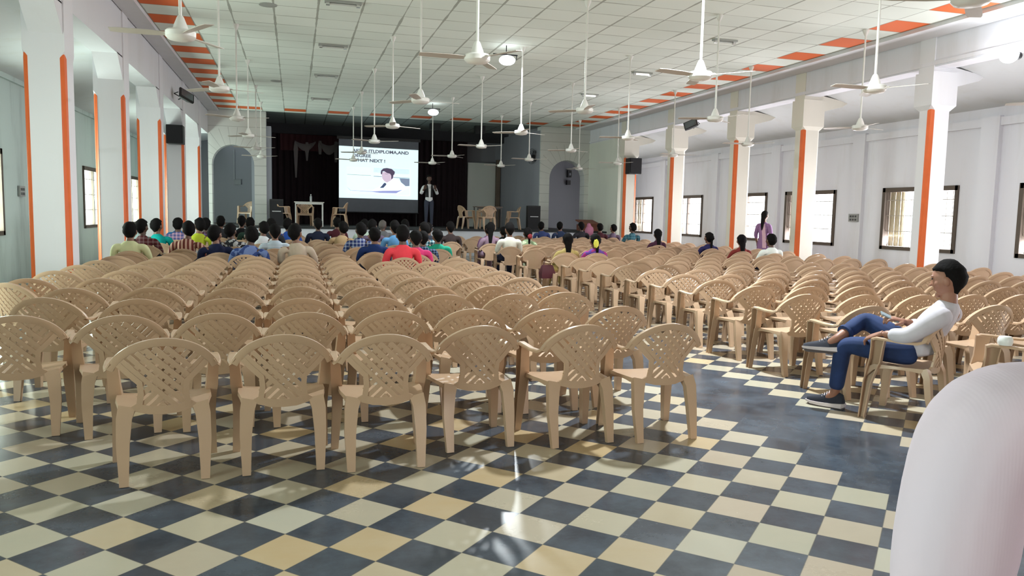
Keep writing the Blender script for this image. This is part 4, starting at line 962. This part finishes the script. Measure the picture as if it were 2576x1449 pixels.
fg = thing('person', 'person in pale pink shirt close to the camera, only shoulder in view', 'person', (1.205, 0.785, 0), radians(-12))
n, e, z = standing(1.66, 'down', False, 1.28)
n['shL'] = (-0.292, -0.01, 1.262, 0.072, 0.072); n['elL'] = (-0.328, -0.02, 1.00, 0.060, 0.060); n['wrL'] = (-0.345, 0.04, 0.78, 0.035, 0.035)
n['top'] = (0, -0.01, 1.255, 0.085, 0.080); n['neck'] = (0, 0, 1.40, 0.055, 0.055)
outfit(fg, n, e, Matrix.Translation((0, 0.03, 1.60*z)), 1.05, 'short', 11, RIB, DENIM, HMATS[2], lambda b: (hand(b, n['wrL'][:3], (0, 0.2, -1), (-1, 0, 0), 1), hand(b, n['wrR'][:3], (0, 0.2, -1), (1, 0, 0), -1)), 0.3, 0.009, hem=(0, 0, 0.84, 0.21, 0.17), loose=0.022)
for s in (-1, 1): shoe(fg, frame((s*0.11, -0.06, 0.008), (0, 1, 0), (0, 0, 1)))

# ------------------------------------------------------------------ ceiling fans
def fan_parts():
    rod = MB(); rod.tube([(0, 0, 0.16), (0, 0, CZ-3.25-0.06)], 0.016, 10)
    can = MB(); can.lathe([(0.0, CZ-3.25), (0.058, CZ-3.25), (0.056, CZ-3.28), (0.028, CZ-3.34), (0.018, CZ-3.36), (0.0, CZ-3.36)], 16)
    mo = MB(); mo.lathe([(0.0, -0.062), (0.055, -0.060), (0.115, -0.048), (0.140, -0.022), (0.142, 0.022), (0.128, 0.036), (0.075, 0.040), (0.0, 0.040)], 24)
    cu = MB(); cu.lathe([(0.0, 0.038), (0.074, 0.040), (0.066, 0.075), (0.048, 0.118), (0.036, 0.150), (0.024, 0.170), (0.0, 0.175)], 18)
    bl = MB(); n_ = 6; rings = []
    for i in range(n_+1):
        t = i/n_; x = 0.13+0.50*t; wd = 0.040+0.020*min(1, t*3); wd *= (1 if t < 0.95 else 0.8); tw = radians(11-3*t)
        rings.append([Vector((x, sgn*wd*cos(tw), sgn*wd*sin(tw)+dz)) for sgn, dz in ((-1, 0.003), (1, 0.003), (1, -0.003), (-1, -0.003))])
    bl.loft(rings); bl.box(0.08, 0.18, -0.016, 0.016, 0.004, 0.012)
    return rod.mesh('fan_rod', FANW), can.mesh('fan_canopy', FANW), mo.mesh('fan_motor', FANW), cu.mesh('fan_cup', FANW), bl.mesh('fan_blade', BLADE, ang=20)
FP = fan_parts()
FX = {'a': (-1.05, 'leftmost'), 'b': (1.90, 'second from left'), 'c': (4.60, 'middle'), 'd': (7.05, 'fourth from left'), 'e': (10.05, 'rightmost')}
FYS = [(4.7, 'abcde', 'row overhead'), (8.1, 'abcde', 'nearest row'), (12.12, 'abcde', 'second row'), (15.85, 'abcde', 'third row'), (19.5, 'abcde', 'fourth row'), (23.3, 'abcde', 'fifth row'), (26.8, 'abcde', 'farthest row')]
BA = {('a', 8.1): 60, ('b', 8.1): 60, ('c', 8.1): 72, ('d', 8.1): 62, ('e', 8.1): 20, ('c', 12.12): 20, ('b', 12.12): 10, ('d', 12.12): 40, ('e', 12.12): 15}
for y, cs, rn in FYS:
    for c in cs:
        x, cn = FX[c]
        if y == 4.7 and c not in 'c': continue
        if y == 4.7: x, cn, z0 = 4.78, 'only', 3.17
        elif y == 8.1: z0 = 3.19
        else: z0 = 3.25
        lab = 'white ceiling fan on a long rod, %s fan of the %s' % (cn, rn) if y > 5 else 'white ceiling fan cut off by the top right edge of the photo'
        t = thing('ceiling_fan', lab, 'ceiling fan', (x+j(0.02), y+j(0.03)+(0.2 if y == 8.1 else 0), z0), radians(BA.get((c, y), random.uniform(0, 120))), 'ceiling fans')
        obj('rod', FP[0], t); obj('canopy', FP[1], t); obj('motor', FP[2], t); obj('rod_cup', FP[3], t)
        t.scale = (1, 1, (CZ-z0)/(CZ-3.25))
        for k in range(3):
            o = obj('blade', FP[4], t); o.rotation_euler = (0, 0, radians(120*k))

# ------------------------------------------------------------------ lamps
LAMP = emat('lamp_glow', (0.90, 0.97, 1.0), 4)
def bay_lamp(x, y, z, lab, pw):
    t = thing('hanging_lamp', lab, 'lamp', (x, y, z), 0, 'round lamps under the ceiling')
    b = MB(); b.ball((0, 0, 0), (0.17, 0.17, 0.10), 20, 12); mk('lamp_globe', b, LAMP, t)
    b = MB(); b.tube([(-0.02, 0, 0.09), (-0.02, 0, CZ-z)], 0.010, 6); b.box(-0.30, 0.22, -0.012, 0.012, 0.10, 0.125); b.tube([(0.20, 0, 0.02), (0.20, 0, 0.12)], 0.01, 6); mk('bracket', b, BLACK, t)
    l = area('lamp_light', (x, y, z-0.12), (0, 0, 0), 0.3, 0.3, pw, (0.90, 0.97, 1.0)); l.data.shape = 'DISK'
bay_lamp(4.26, 6.9, 4.70, 'round glowing lamp on a bracket, above the top of the view', 360)
bay_lamp(4.26, 15.79, 4.70, 'larger round glowing lamp on a bracket under the middle of the ceiling', 260)
bay_lamp(4.28, 24.8, 4.72, 'smaller round glowing lamp farther back, just before the stage', 14)
t = thing('wall_lamp', 'very bright round lamp on the right beam at the edge of view', 'lamp', (11.34, 10.18, 4.27), 0)
b = MB(); b.ball((-0.14, 0, 0), (0.13, 0.15, 0.13), 18, 12); mk('lamp_globe', b, emat('lamp_glow_strong', (0.93, 0.98, 1.0), 22), t)
b = MB(); b.tube([(-0.03, 0, 0), (0.07, 0, 0)], 0.06, 12); mk('bracket', b, BLACK, t)
point('lamp_light', (11.0, 10.18, 4.1), 26, (0.93, 0.98, 1.0), 0.12)
TUBE = emat('tube_glow', (1.0, 0.97, 0.90), 3.2)
def tube_light(x0, x1, y, on, lab, drop=0.0):
    t = thing('tube_light', lab, 'tube light', ((x0+x1)/2, y, CZ-drop), 0, 'tube light fittings on the ceiling'); L = x1-x0
    b = MB(); b.box(-L/2, L/2, -0.06, 0.06, -0.035, 0); mk('housing', b, mat('grey_enamel', (0.36, 0.37, 0.35), 0.4), t, smooth=False)
    b = MB(); b.tube([(-L/2+0.03, 0, -0.052), (L/2-0.03, 0, -0.052)], 0.016, 8); mk('tube', b, TUBE if on else mat('unlit_tube', (0.62, 0.63, 0.60), 0.3), t)
    for s in (-1, 1): mk('end_clip', sharp_box(s*(L/2-0.05)-0.03, s*(L/2-0.05)+0.03, -0.03, 0.03, -0.075, -0.035), CHROME, t, smooth=False)
for i, y in enumerate((13.56, 17.06, 20.8, 25.1)): tube_light(0.50, 1.10, y, False, 'unlit tube light fitting left of the ceiling centre, %s from camera' % ORD[i])
tube_light(7.85, 8.35, 13.74, False, 'unlit tube light fitting in the right part of the ceiling, nearest one')
tube_light(7.84, 8.34, 17.45, True, 'lit tube light in the right part of the ceiling, second from camera')
tube_light(7.90, 8.40, 21.05, True, 'bright lit tube light in the right part of the ceiling, farthest one')
for i, (x, y) in enumerate(((-0.42, 14.2), (-0.46, 22.3))):
    b = MB(); b.lathe([(0, 0), (0.15, 0), (0.15, -0.012), (0.11, -0.02), (0, -0.02)], 18)
    tag(mk('ceiling_rose', b, mat('grey_enamel', (0.36, 0.37, 0.35), 0.4), None, (x, y, CZ)), ('nearer' if i == 0 else 'farther')+' small round grey disc on the ceiling left of centre', 'ceiling rose')

# ------------------------------------------------------------------ on the stage
CURT = mat('dark_maroon_curtain', (0.012, 0.003, 0.006), 0.9, var=0.2); MAROON = mat('maroon_valance', (0.045, 0.007, 0.011), 0.85)
def drape(x0, x1, y, z0, z1, amp, n):
    b = MB(); k = n*6
    pts = [(x0+(x1-x0)*i/k, y+amp*sin(2*pi*i/6)) for i in range(k+1)]
    b.loft([[(px, py, z) for px, py in pts] for z in (z0, z1)], cap=False, close=False)
    b.loft([[(px, py+0.02, z) for px, py in pts] for z in (z1, z0)], cap=False, close=False)
    b.loft([[(px, py+e_, z0) for px, py in pts] for e_ in (0.02, 0)], cap=False, close=False); return b
tag(mk('stage_curtain', drape(-1.28, 7.25, 33.23, ST, CZ, 0.05, 34), CURT), 'dark maroon curtain across the back of the stage', 'curtain')
tag(mk('valance', drape(-0.55, 2.0, 33.15, 3.95, CZ, 0.025, 11), MAROON), 'maroon valance hanging at the top left of the stage', 'curtain')
SWG = mat('pale_satin', (0.17, 0.15, 0.15), 0.6)
def swag(x0, x1, z, drop, lab):
    b = MB(); n_ = 10; r = []
    for i in range(n_+1):
        t = i/n_; x = x0+(x1-x0)*t; sag = drop*4*t*(1-t); r.append([(x, 33.10, z-sag*0.35), (x, 33.06, z-sag*0.7), (x, 33.10, z-sag-0.06), (x, 33.14, z-sag*0.7)])
    b.loft(r); t = thing('swag', lab, 'drapery', (0, 0, 0)); mk('swag_loop', b, SWG, t)
    return t
t = swag(0.02, 0.85, 4.35, 0.35, 'pale satin swag with a long tail on the stage curtain, left one')
for x, l in ((0.06, 1.45), (0.50, 0.75)):
    b = MB(); b.loft([[(x-w_, 33.08, z), (x+w_, 33.08, z), (x+w_, 33.14, z), (x-w_, 33.14, z)] for z, w_ in ((4.3, 0.05), (4.0, 0.09), (4.3-l*0.6, 0.06), (4.3-l, 0.03))]); mk('tail', b, SWG, t)
t = swag(0.98, 1.78, 4.38, 0.5, 'pale satin swag beside the projection screen on the stage curtain')
for x, l in ((1.02, 0.55), (1.66, 0.85)):
    b = MB(); b.loft([[(x-w_, 33.08, z), (x+w_, 33.08, z), (x+w_, 33.14, z), (x-w_, 33.14, z)] for z, w_ in ((4.38, 0.05), (4.2, 0.08), (4.38-l, 0.05))]); mk('tail', b, SWG, t)
# projection screen with the slide
SY = 31.5
t = thing('projection_screen', 'large projection screen on the stage showing a slide with a person at a desk', 'screen', (3.27, SY, ST))
ZZ = lambda z: z-ST
XX = lambda x: x-3.27
mk('screen_cloth', sharp_box(XX(1.69), XX(4.85), 0.0, 0.02, ZZ(1.50), ZZ(4.36)), mat('screen_fabric', (0.16, 0.17, 0.20), 0.9), t, smooth=False)
b = MB(); b.box(XX(1.62), XX(4.92), -0.04, 0.07, ZZ(4.36), ZZ(4.47)); mk('screen_case', b, BLACK, t, smooth=False)
b = MB(); b.tube([(XX(1.66), 0.01, ZZ(1.49)), (XX(4.88), 0.01, ZZ(1.49))], 0.025, 8); mk('weight_bar', b, BLACK, t)
for x in (1.75, 4.8):
    b = MB(); b.tube([(XX(x), 0.10, 0.0), (XX(x), 0.10, ZZ(4.5))], 0.02, 8); mk('stand_pole', b, BLACK, t)
def poly(pts, y, name, m, par):
    """thin flat shape of the slide: pts in slide units 0..1 x 0..1"""
    b = MB(); q = []
    for u, v in pts:
        zt = 4.09-0.05*u; zb = 2.05-0.01*u; v = v*0.86 if name != 'slide' else v; q.append((XX(1.695+3.145*u), ZZ(zb+(zt-zb)*v)))
    n_ = len(q); b.add([(x, y, z) for x, z in q]+[(x, y+0.002, z) for x, z in q], [tuple(range(n_)), tuple(range(2*n_-1, n_-1, -1))]+[(i, i+n_, (i+1) % n_+n_, (i+1) % n_) for i in range(n_)])
    return mk(name, b, m, par, smooth=False)
def em(c, s=1.0): return emat('slide_%d_%d_%d' % tuple(int(v*255) for v in c), c, s*(0.8 if s < 0.99 or min(c) > 0.6 else 1))
sl = poly([(0, 0), (1, 0), (1, 1), (0, 1)], -0.006, 'slide', em((0.78, 0.97, 1.0), 0.80), t)
A_ = 0.0
def P_(pts, d, nm, c, s=1.0): return poly(pts, -0.006-0.003*d, nm, em(c, s), sl)
P_([(0.10, 0.10), (0.90, 0.10), (0.90, 0.70), (0.10, 0.70)], 1, 'slide_photo', (0.72, 0.90, 0.95), 0.95)
P_([(0.43, 0.60), (0.89, 0.585), (0.89, 0.71), (0.43, 0.715)], 2, 'slide_shelf', (0.62, 0.78, 0.84), 0.9)
P_([(0.10, 0.535), (0.40, 0.530), (0.40, 0.520), (0.10, 0.525)], 2, 'slide_line', (0.30, 0.42, 0.40), 0.8)
P_([(0.43, 0.52), (0.89, 0.505), (0.89, 0.49), (0.43, 0.505)], 3, 'slide_line', (0.25, 0.34, 0.42), 0.8)
P_([(0.76, 0.49), (0.89, 0.485), (0.89, 0.32), (0.84, 0.31), (0.78, 0.40)], 3, 'slide_chair', (0.20, 0.25, 0.36), 0.8)
P_([(0.42, 0.18), (0.50, 0.26), (0.57, 0.36), (0.66, 0.42), (0.72, 0.45), (0.80, 0.35), (0.88, 0.27), (0.88, 0.20), (0.70, 0.16)], 4, 'slide_shirt', (0.78, 0.95, 0.98), 1.0)
P_([(0.53, 0.60), (0.54, 0.47), (0.565, 0.41), (0.60, 0.375), (0.64, 0.42), (0.68, 0.48), (0.69, 0.60), (0.62, 0.66)], 5, 'slide_face', (0.55, 0.44, 0.55), 0.95)
P_([(0.52, 0.58), (0.525, 0.65), (0.555, 0.70), (0.60, 0.715), (0.66, 0.695), (0.70, 0.635), (0.695, 0.575), (0.68, 0.555), (0.675, 0.49), (0.655, 0.455), (0.655, 0.54), (0.64, 0.585), (0.60, 0.60), (0.57, 0.635), (0.545, 0.635), (0.535, 0.555)], 6, 'slide_hair', (0.07, 0.05, 0.10), 0.8)
P_([(0.575, 0.585), (0.61, 0.578), (0.61, 0.571), (0.575, 0.577)], 6, 'slide_brow', (0.20, 0.16, 0.24), 0.8)
P_([(0.575, 0.375), (0.595, 0.345), (0.585, 0.315), (0.57, 0.285), (0.555, 0.255), (0.51, 0.25), (0.54, 0.31), (0.555, 0.35)], 6, 'slide_tie', (0.05, 0.07, 0.15), 0.8)
P_([(0.14, 0.175), (0.42, 0.165), (0.55, 0.185), (0.74, 0.20), (0.80, 0.225), (0.72, 0.14), (0.52, 0.135), (0.40, 0.155), (0.14, 0.168)], 5, 'slide_desk', (0.30, 0.32, 0.62), 0.85)
P_([(0.72, 0.10), (0.89, 0.30), (0.89, 0.10)], 6, 'slide_paper', (0.70, 0.93, 0.95), 1.0)
P_([(0.10, 0.24), (0.115, 0.24), (0.15, 0.16), (0.14, 0.155)], 3, 'slide_line', (0.55, 0.68, 0.72), 0.9)
INK = em((0.10, 0.10, 0.14), 0.7)
def text(s_, x, z, size, m, parent, y, name='slide_text', ext=0.001, rz=0.0, bold=0.006):
    cu = bpy.data.curves.new(name, 'FONT'); cu.body = s_; cu.size = size; cu.extrude = ext; cu.offset = bold; cu.materials.append(m)
    o = bpy.data.objects.new(name, cu); COL.objects.link(o); dg = bpy.context.evaluated_depsgraph_get(); dg.update()
    me = bpy.data.meshes.new_from_object(o.evaluated_get(dg)); bpy.data.objects.remove(o); bpy.data.curves.remove(cu)
    r = obj(name, me, parent, (x, y, z)); r.rotation_euler = (radians(90), radians(0.6) if parent is not None else 0, rz); r.scale = (1.18, 1, 1); return r
text('AFTER ITI,DIPLOMA,AND', XX(2.22), ZZ(3.87), 0.17, INK, sl, -0.012)
text('DEGREE', XX(2.22), ZZ(3.68), 0.17, INK, sl, -0.012)
text('WHAT NEXT !', XX(2.22), ZZ(3.50), 0.17, INK, sl, -0.012)
# projector light spilling from the screen: the slide itself emits

# tables, chairs and loudspeakers on the stage
TT = mat('table_laminate', (0.55, 0.54, 0.50), 0.5); IRON = mat('white_iron', (0.62, 0.62, 0.60), 0.5)
def table(x0, x1, y0, y1, h, lab, m1, m2):
    t = thing('table', lab, 'table', ((x0+x1)/2, (y0+y1)/2, ST)); a, c = (x1-x0)/2, (y1-y0)/2
    mk('tabletop', sharp_box(-a, a, -c, c, h-0.03, h), m1, t, smooth=False)
    for sx in (-1, 1):
        for sy in (-1, 1): mk('leg', sharp_box(sx*(a-0.05)-0.018, sx*(a-0.05)+0.018, sy*(c-0.05)-0.018, sy*(c-0.05)+0.018, 0, h-0.03), m2, t, smooth=False)
    mk('apron', sharp_box(-a+0.05, a-0.05, -c+0.04, -c+0.06, h-0.09, h-0.03), m2, t, smooth=False)
    return t
table(-0.02, 1.0, 27.95, 28.6, 0.865, 'small white-edged table at the left of the stage with a bottle on it', TT, IRON)
table(6.55, 7.55, 28.2, 28.9, 0.85, 'dark brown table at the right of the stage among plastic chairs', mat('brown_laminate', (0.16, 0.11, 0.08), 0.5), mat('dark_iron', (0.06, 0.055, 0.05), 0.5))
def stage_chair(x, y, rz, lab, sc=1.08):
    r = near_chair(x, y, radians(rz), lab, 'plastic armchairs on the stage', ST); r.scale = (sc, sc, sc); return r
stage_chair(-0.42, 28.25, -80, 'plastic armchair at the left end of the left stage table')
stage_chair(0.35, 29.1, 180, 'plastic armchair behind the left stage table')
stage_chair(1.55, 28.25, 80, 'plastic armchair right of the left stage table, below the screen')
stage_chair(6.18, 28.4, -75, 'plastic armchair at the left end of the brown stage table')
stage_chair(6.85, 27.85, 12, 'plastic armchair in front of the brown stage table')
stage_chair(7.20, 29.3, 175, 'plastic armchair behind the brown stage table')
stage_chair(8.05, 28.5, 82, 'plastic armchair at the right end of the brown stage table')
stage_chair(-1.78, 32.2, 150, 'plastic armchair seen through the left arch')
b = MB(); b.lathe([(0, 0), (0.036, 0), (0.038, 0.02), (0.038, 0.17), (0.030, 0.20), (0.014, 0.225), (0.014, 0.245), (0, 0.245)], 14)
t = thing('water_bottle', 'clear water bottle standing on the left stage table', 'bottle', (0.55, 28.1, ST+0.865)); mk('bottle_body', b, mat('bottle_plastic', (0.30, 0.31, 0.32), 0.2), t)
b = MB(); b.lathe([(0, 0.24), (0.017, 0.24), (0.017, 0.262), (0, 0.262)], 12); mk('cap', b, WHITE, t)
def loudspeaker(x, y, z, w_, d, h, rz, lab, strip=True, nm='loudspeaker'):
    t = thing(nm, lab, 'loudspeaker', (x, y, z), radians(rz))
    c = MB(); pr_ = rrect(w_, h, 0.02, 3, 0, h/2); c.loft([[(px, yy, pz) for px, pz in pr_] for yy in (d/2, -d/2)]); mk('cabinet', c, BLACK, t)
    g = MB(); g.box(-w_*0.44, w_*0.44, -d/2-0.032, -d/2-0.028, h*0.05, h*0.95); mk('front_grille', g, GRILLE, t, smooth=False)
    for zz, r in (((0.27, 0.36*w_), (0.74, 0.26*w_)) if h > 0.6 else ((0.4, 0.30*w_), (0.8, 0.12*w_))):
        c = MB(); c.lathe([(0.0, 0.004), (r*0.3, 0.0), (r*0.35, 0.008), (r*0.8, 0.014), (r, 0.014), (r*1.05, 0.0), (0, 0.0)], 20)
        mk('cone', c.xf(Matrix.Translation((0, -d/2-0.002, zz*h)) @ Matrix.Rotation(radians(90), 4, 'X')), BLACK, t)
    if strip:
        c = MB(); c.box(-w_*0.32, w_*0.32, -d/2-0.040, -d/2-0.033, h*0.535, h*0.565); o = mk('name_strip', c, mat('silver_label', (0.60, 0.60, 0.62), 0.4), t, smooth=False)
    return t
loudspeaker(-0.62, 28.2, ST, 0.46, 0.45, 0.93, 4, 'tall black loudspeaker standing at the left edge of the stage')
loudspeaker(8.76, 28.2, ST, 0.48, 0.45, 0.92, -8, 'tall black loudspeaker standing at the right edge of the stage')
loudspeaker(NL-0.18, 22.715, 3.22, 0.42, 0.36, 0.50, 0, 'black box loudspeaker mounted on the fourth left column', False)
loudspeaker(NR+0.26, 25.60, 3.05, 0.46, 0.36, 0.56, 0, 'black box loudspeaker mounted on the farthest right column', False)
loudspeaker(5.30, 30.3, 4.74, 0.40, 0.3, 0.26, 0, 'small black box hung under the stage ceiling, left of two', False)
loudspeaker(7.10, 30.3, 4.70, 0.40, 0.3, 0.30, 0, 'small black box hung under the stage ceiling, right of two', False)
# pale panel and brown post at the right back of the stage
tag(mk('partition_panel', sharp_box(7.30, 8.55, 33.3, 33.4, ST, 3.75), wall_mat('panel_paint', (0.60, 0.62, 0.58), 0.2), smooth=False), 'pale grey standing panel beside the curtain on the stage', 'panel')
tag(mk('wooden_post', sharp_box(8.56, 8.72, 33.1, 33.3, ST, 3.9), mat('brown_post', (0.16, 0.12, 0.09), 0.7), smooth=False), 'brown wooden post at the right edge of the pale stage panel', 'post')
# wall fan on the stage side wall
t = thing('wall_fan', 'round dark wall fan beside the right stage arch', 'fan', (9.22, 29.85, 3.86), radians(15))
b = MB()
for r in (0.30, 0.22, 0.14, 0.06): b.tube([(-0.08, r*cos(a), r*sin(a)) for a in [2*pi*q/20 for q in range(21)]], 0.006, 5)
for q in range(16): a = 2*pi*q/16; b.tube([(-0.12, 0.05*cos(a), 0.05*sin(a)), (-0.08, 0.30*cos(a), 0.30*sin(a))], 0.004, 4)
mk('cage', b, BLACK, t)
b = MB(); b.tube([(-0.04, 0, 0), (0.06, 0, 0)], 0.07, 12); b.tube([(0.05, 0, 0), (0.12, 0, -0.1)], 0.025, 8); mk('motor', b, BLACK, t)
for q in range(3):
    b = MB(); a0 = 2*pi*q/3; b.loft([[(-0.06+dx, r*cos(a0+o), r*sin(a0+o)) for o, dx in ((-wd, 0.02), (wd, -0.02), (wd, -0.015), (-wd, 0.025))] for r, wd in ((0.05, 0.3), (0.15, 0.42), (0.26, 0.38))]); mk('blade', b, mat('grey_blade', (0.10, 0.10, 0.11), 0.4), t)
# things on the back wall of the arched rooms
t = thing('switch_box', 'grey switch box on the wall inside the left arch', 'switch box', (-2.25, YB-0.02, 2.62)); mk('box', sharp_box(-0.13, 0.13, -0.06, 0, -0.10, 0.10), mat('grey_box', (0.20, 0.21, 0.22), 0.5), t, smooth=False)
b = MB(); b.tube([(-0.12, -0.02, 0.1), (-0.12, -0.02, 1.3)], 0.012, 6); mk('conduit', b, mat('conduit', (0.40, 0.41, 0.42), 0.5), t)
t = thing('wall_bracket', 'dark bracket lamp on the wall inside the right arch', 'wall lamp', (12.15, YB-0.02, 3.3)); b = MB(); b.box(-0.09, 0.09, -0.16, 0, -0.02, 0.30); b.box(-0.12, 0.04, -0.2, 0, -0.36, -0.16); mk('housing', b, BLACK, t, smooth=False)
b = MB(); b.ball((0.0, -0.18, 0.12), (0.05, 0.05, 0.07), 10, 8); mk('lens', b, mat('grey_lens', (0.28, 0.29, 0.32), 0.3), t)
# wooden desk with a pink bundle in the right corner
t = thing('wooden_desk', 'reddish brown wooden desk in the right corner before the stage', 'desk', (11.0, 28.3, 0)); WD = mat('red_brown_wood', (0.30, 0.10, 0.06), 0.6, var=0.2)
mk('cabinet', sharp_box(-0.30, 0.38, -0.35, 0.35, 0, 1.20), WD, t, smooth=False); b = MB(); b.add([(-0.34, -0.4, 1.20), (0.38, -0.4, 1.20), (0.38, 0.4, 1.34), (-0.34, 0.4, 1.34), (-0.34, -0.4, 1.24), (0.38, -0.4, 1.24), (0.38, 0.4, 1.38), (-0.34, 0.4, 1.38)], [(3, 2, 1, 0), (4, 5, 6, 7), (0, 1, 5, 4), (1, 2, 6, 5), (2, 3, 7, 6), (3, 0, 4, 7)]); mk('sloping_top', b, WD, t, smooth=False)
PK = mat('pink_cloth', (0.55, 0.20, 0.32), 0.8); b = MB(); b.ball((0, 0, 0), (0.17, 0.13, 0.20), 14, 10, lambda v: v*(1+0.12*sin(v.x*40)*cos(v.z*33)))
b.ball((-0.02, 0, 0.19), (0.08, 0.08, 0.10), 12, 8)
tag(mk('cloth_bundle', b, PK, None, (10.55, 26.9, 0.98)), 'pink rounded bundle between two seated heads before the wooden desk', 'bundle')
b = MB(); b.lathe([(0, 0), (0.16, 0), (0.14, 0.04), (0.03, 0.06), (0.03, 0.75), (0.14, 0.78), (0.14, 0.80), (0, 0.80)], 14)
tag(mk('pedestal', b, mat('grey_box', (0.2, 0.2, 0.2)), None, (10.55, 26.9, 0)), 'grey round pedestal carrying the pink bundle', 'pedestal')

# floodlights, switch boards, handbag
def flood(x, y, z, rz, lab):
    t = thing('floodlight', lab, 'floodlight', (x, y, z), radians(rz)); t.rotation_euler = (radians(-28), radians(22 if x < 0 else -22), radians(rz))
    b = MB(); b.loft([[(sx*w_, y_, sz*h) for sx, sz in ((-1, -1), (1, -1), (1, 1), (-1, 1))] for y_, w_, h in ((-0.05, 0.20, 0.13), (0.0, 0.20, 0.13), (0.10, 0.10, 0.07))]); mk('housing', b, BLACK, t, smooth=False)
    mk('lens', sharp_box(-0.17, 0.17, -0.056, -0.05, -0.105, 0.105), mat('dark_lens', (0.10, 0.12, 0.13), 0.15), t, smooth=False)
    b = MB(); b.tube([(-0.21, 0.02, 0), (-0.22, 0.16, 0.04), (0.22, 0.16, 0.04), (0.21, 0.02, 0)], 0.012, 6); b.tube([(0, 0.16, 0.04), (0, 0.28, 0.06)], 0.015, 6); mk('yoke', b, BLACK, t)
flood(NL+0.30, 21.1, 4.30, 40, 'dark floodlight angled down from the left beam')
flood(NR-0.24, 20.6, 4.24, -40, 'dark floodlight angled down from the right beam')
def board(x, y, z, w_, h, s, lab):
    t = thing('switch_board', lab, 'switch board', (x, y, z)); mk('plate', sharp_box(-0.02, 0.02, -w_/2, w_/2, -h/2, h/2), mat('grey_board', (0.30, 0.30, 0.29), 0.5), t, smooth=False)
    for q in range(3):
        for r in range(2): mk('switch', sharp_box(s*0.02-0.006, s*0.02+0.006, -w_*0.36+q*w_*0.27, -w_*0.36+q*w_*0.27+w_*0.17, -h*0.36+r*h*0.42, -h*0.36+r*h*0.42+h*0.24), mat('dark_switch', (0.05, 0.05, 0.05), 0.4), t, smooth=False)
board(XL+0.03, 17.65, 1.78, 0.30, 0.21, 1, 'grey switch board on the stained left wall')
board(XR-0.12, 16.83, 1.62, 0.34, 0.20, -1, 'grey switch board on the right wall pilaster')
t = thing('handbag', 'dark red handbag hanging on the arm of a chair by the aisle', 'bag', (4.56, 13.72, 0.44), radians(8))
b = MB(); b.loft([[(sx*w_, sy*d, z) for sx, sy in ((-1, -1), (1, -1), (1, 1), (-1, 1))] for z, w_, d in ((-0.10, 0.13, 0.06), (0.0, 0.14, 0.07), (0.12, 0.11, 0.04), (0.15, 0.10, 0.02))]); mk('bag_body', b, mat('dark_red_leather', (0.10, 0.018, 0.03), 0.5), t)
b = MB(); b.tube([(-0.08, 0, 0.13), (-0.06, 0, 0.22), (0.06, 0, 0.22), (0.08, 0, 0.13)], 0.008, 6); mk('strap', b, mat('dark_red_leather', (0.10, 0.018, 0.03), 0.5), t)
# hair flowers
b = MB(); b.ball((0, 0, 0), (0.055, 0.03, 0.085), 12, 10, lambda v: v*(1+0.15*sin(v.x*120)*cos(v.z*90)))
tag(mk('hair_flower', b, mat('yellow_flower', (0.75, 0.72, 0.10), 0.8), None, (5.64, 13.99, 0.99)), 'yellow flower cluster in the hair of the person in magenta and violet', 'flower')
b = MB(); b.ball((0, 0, 0), (0.06, 0.03, 0.06), 12, 10, lambda v: v*(1+0.15*sin(v.x*120)*cos(v.z*90)))
tag(mk('hair_flower', b, mat('red_flower', (0.22, 0.015, 0.02), 0.8), None, (5.52, 18.0, 1.0)), 'dark red flower in the hair of the person in pale green print', 'flower')

wc = far_chair(-2.02, 15.75, 0.1, 'white plastic armchair among the tan ones behind the maroon checked shirt', 'odd chairs'); set_mat(wc, WPL); del wc['group']
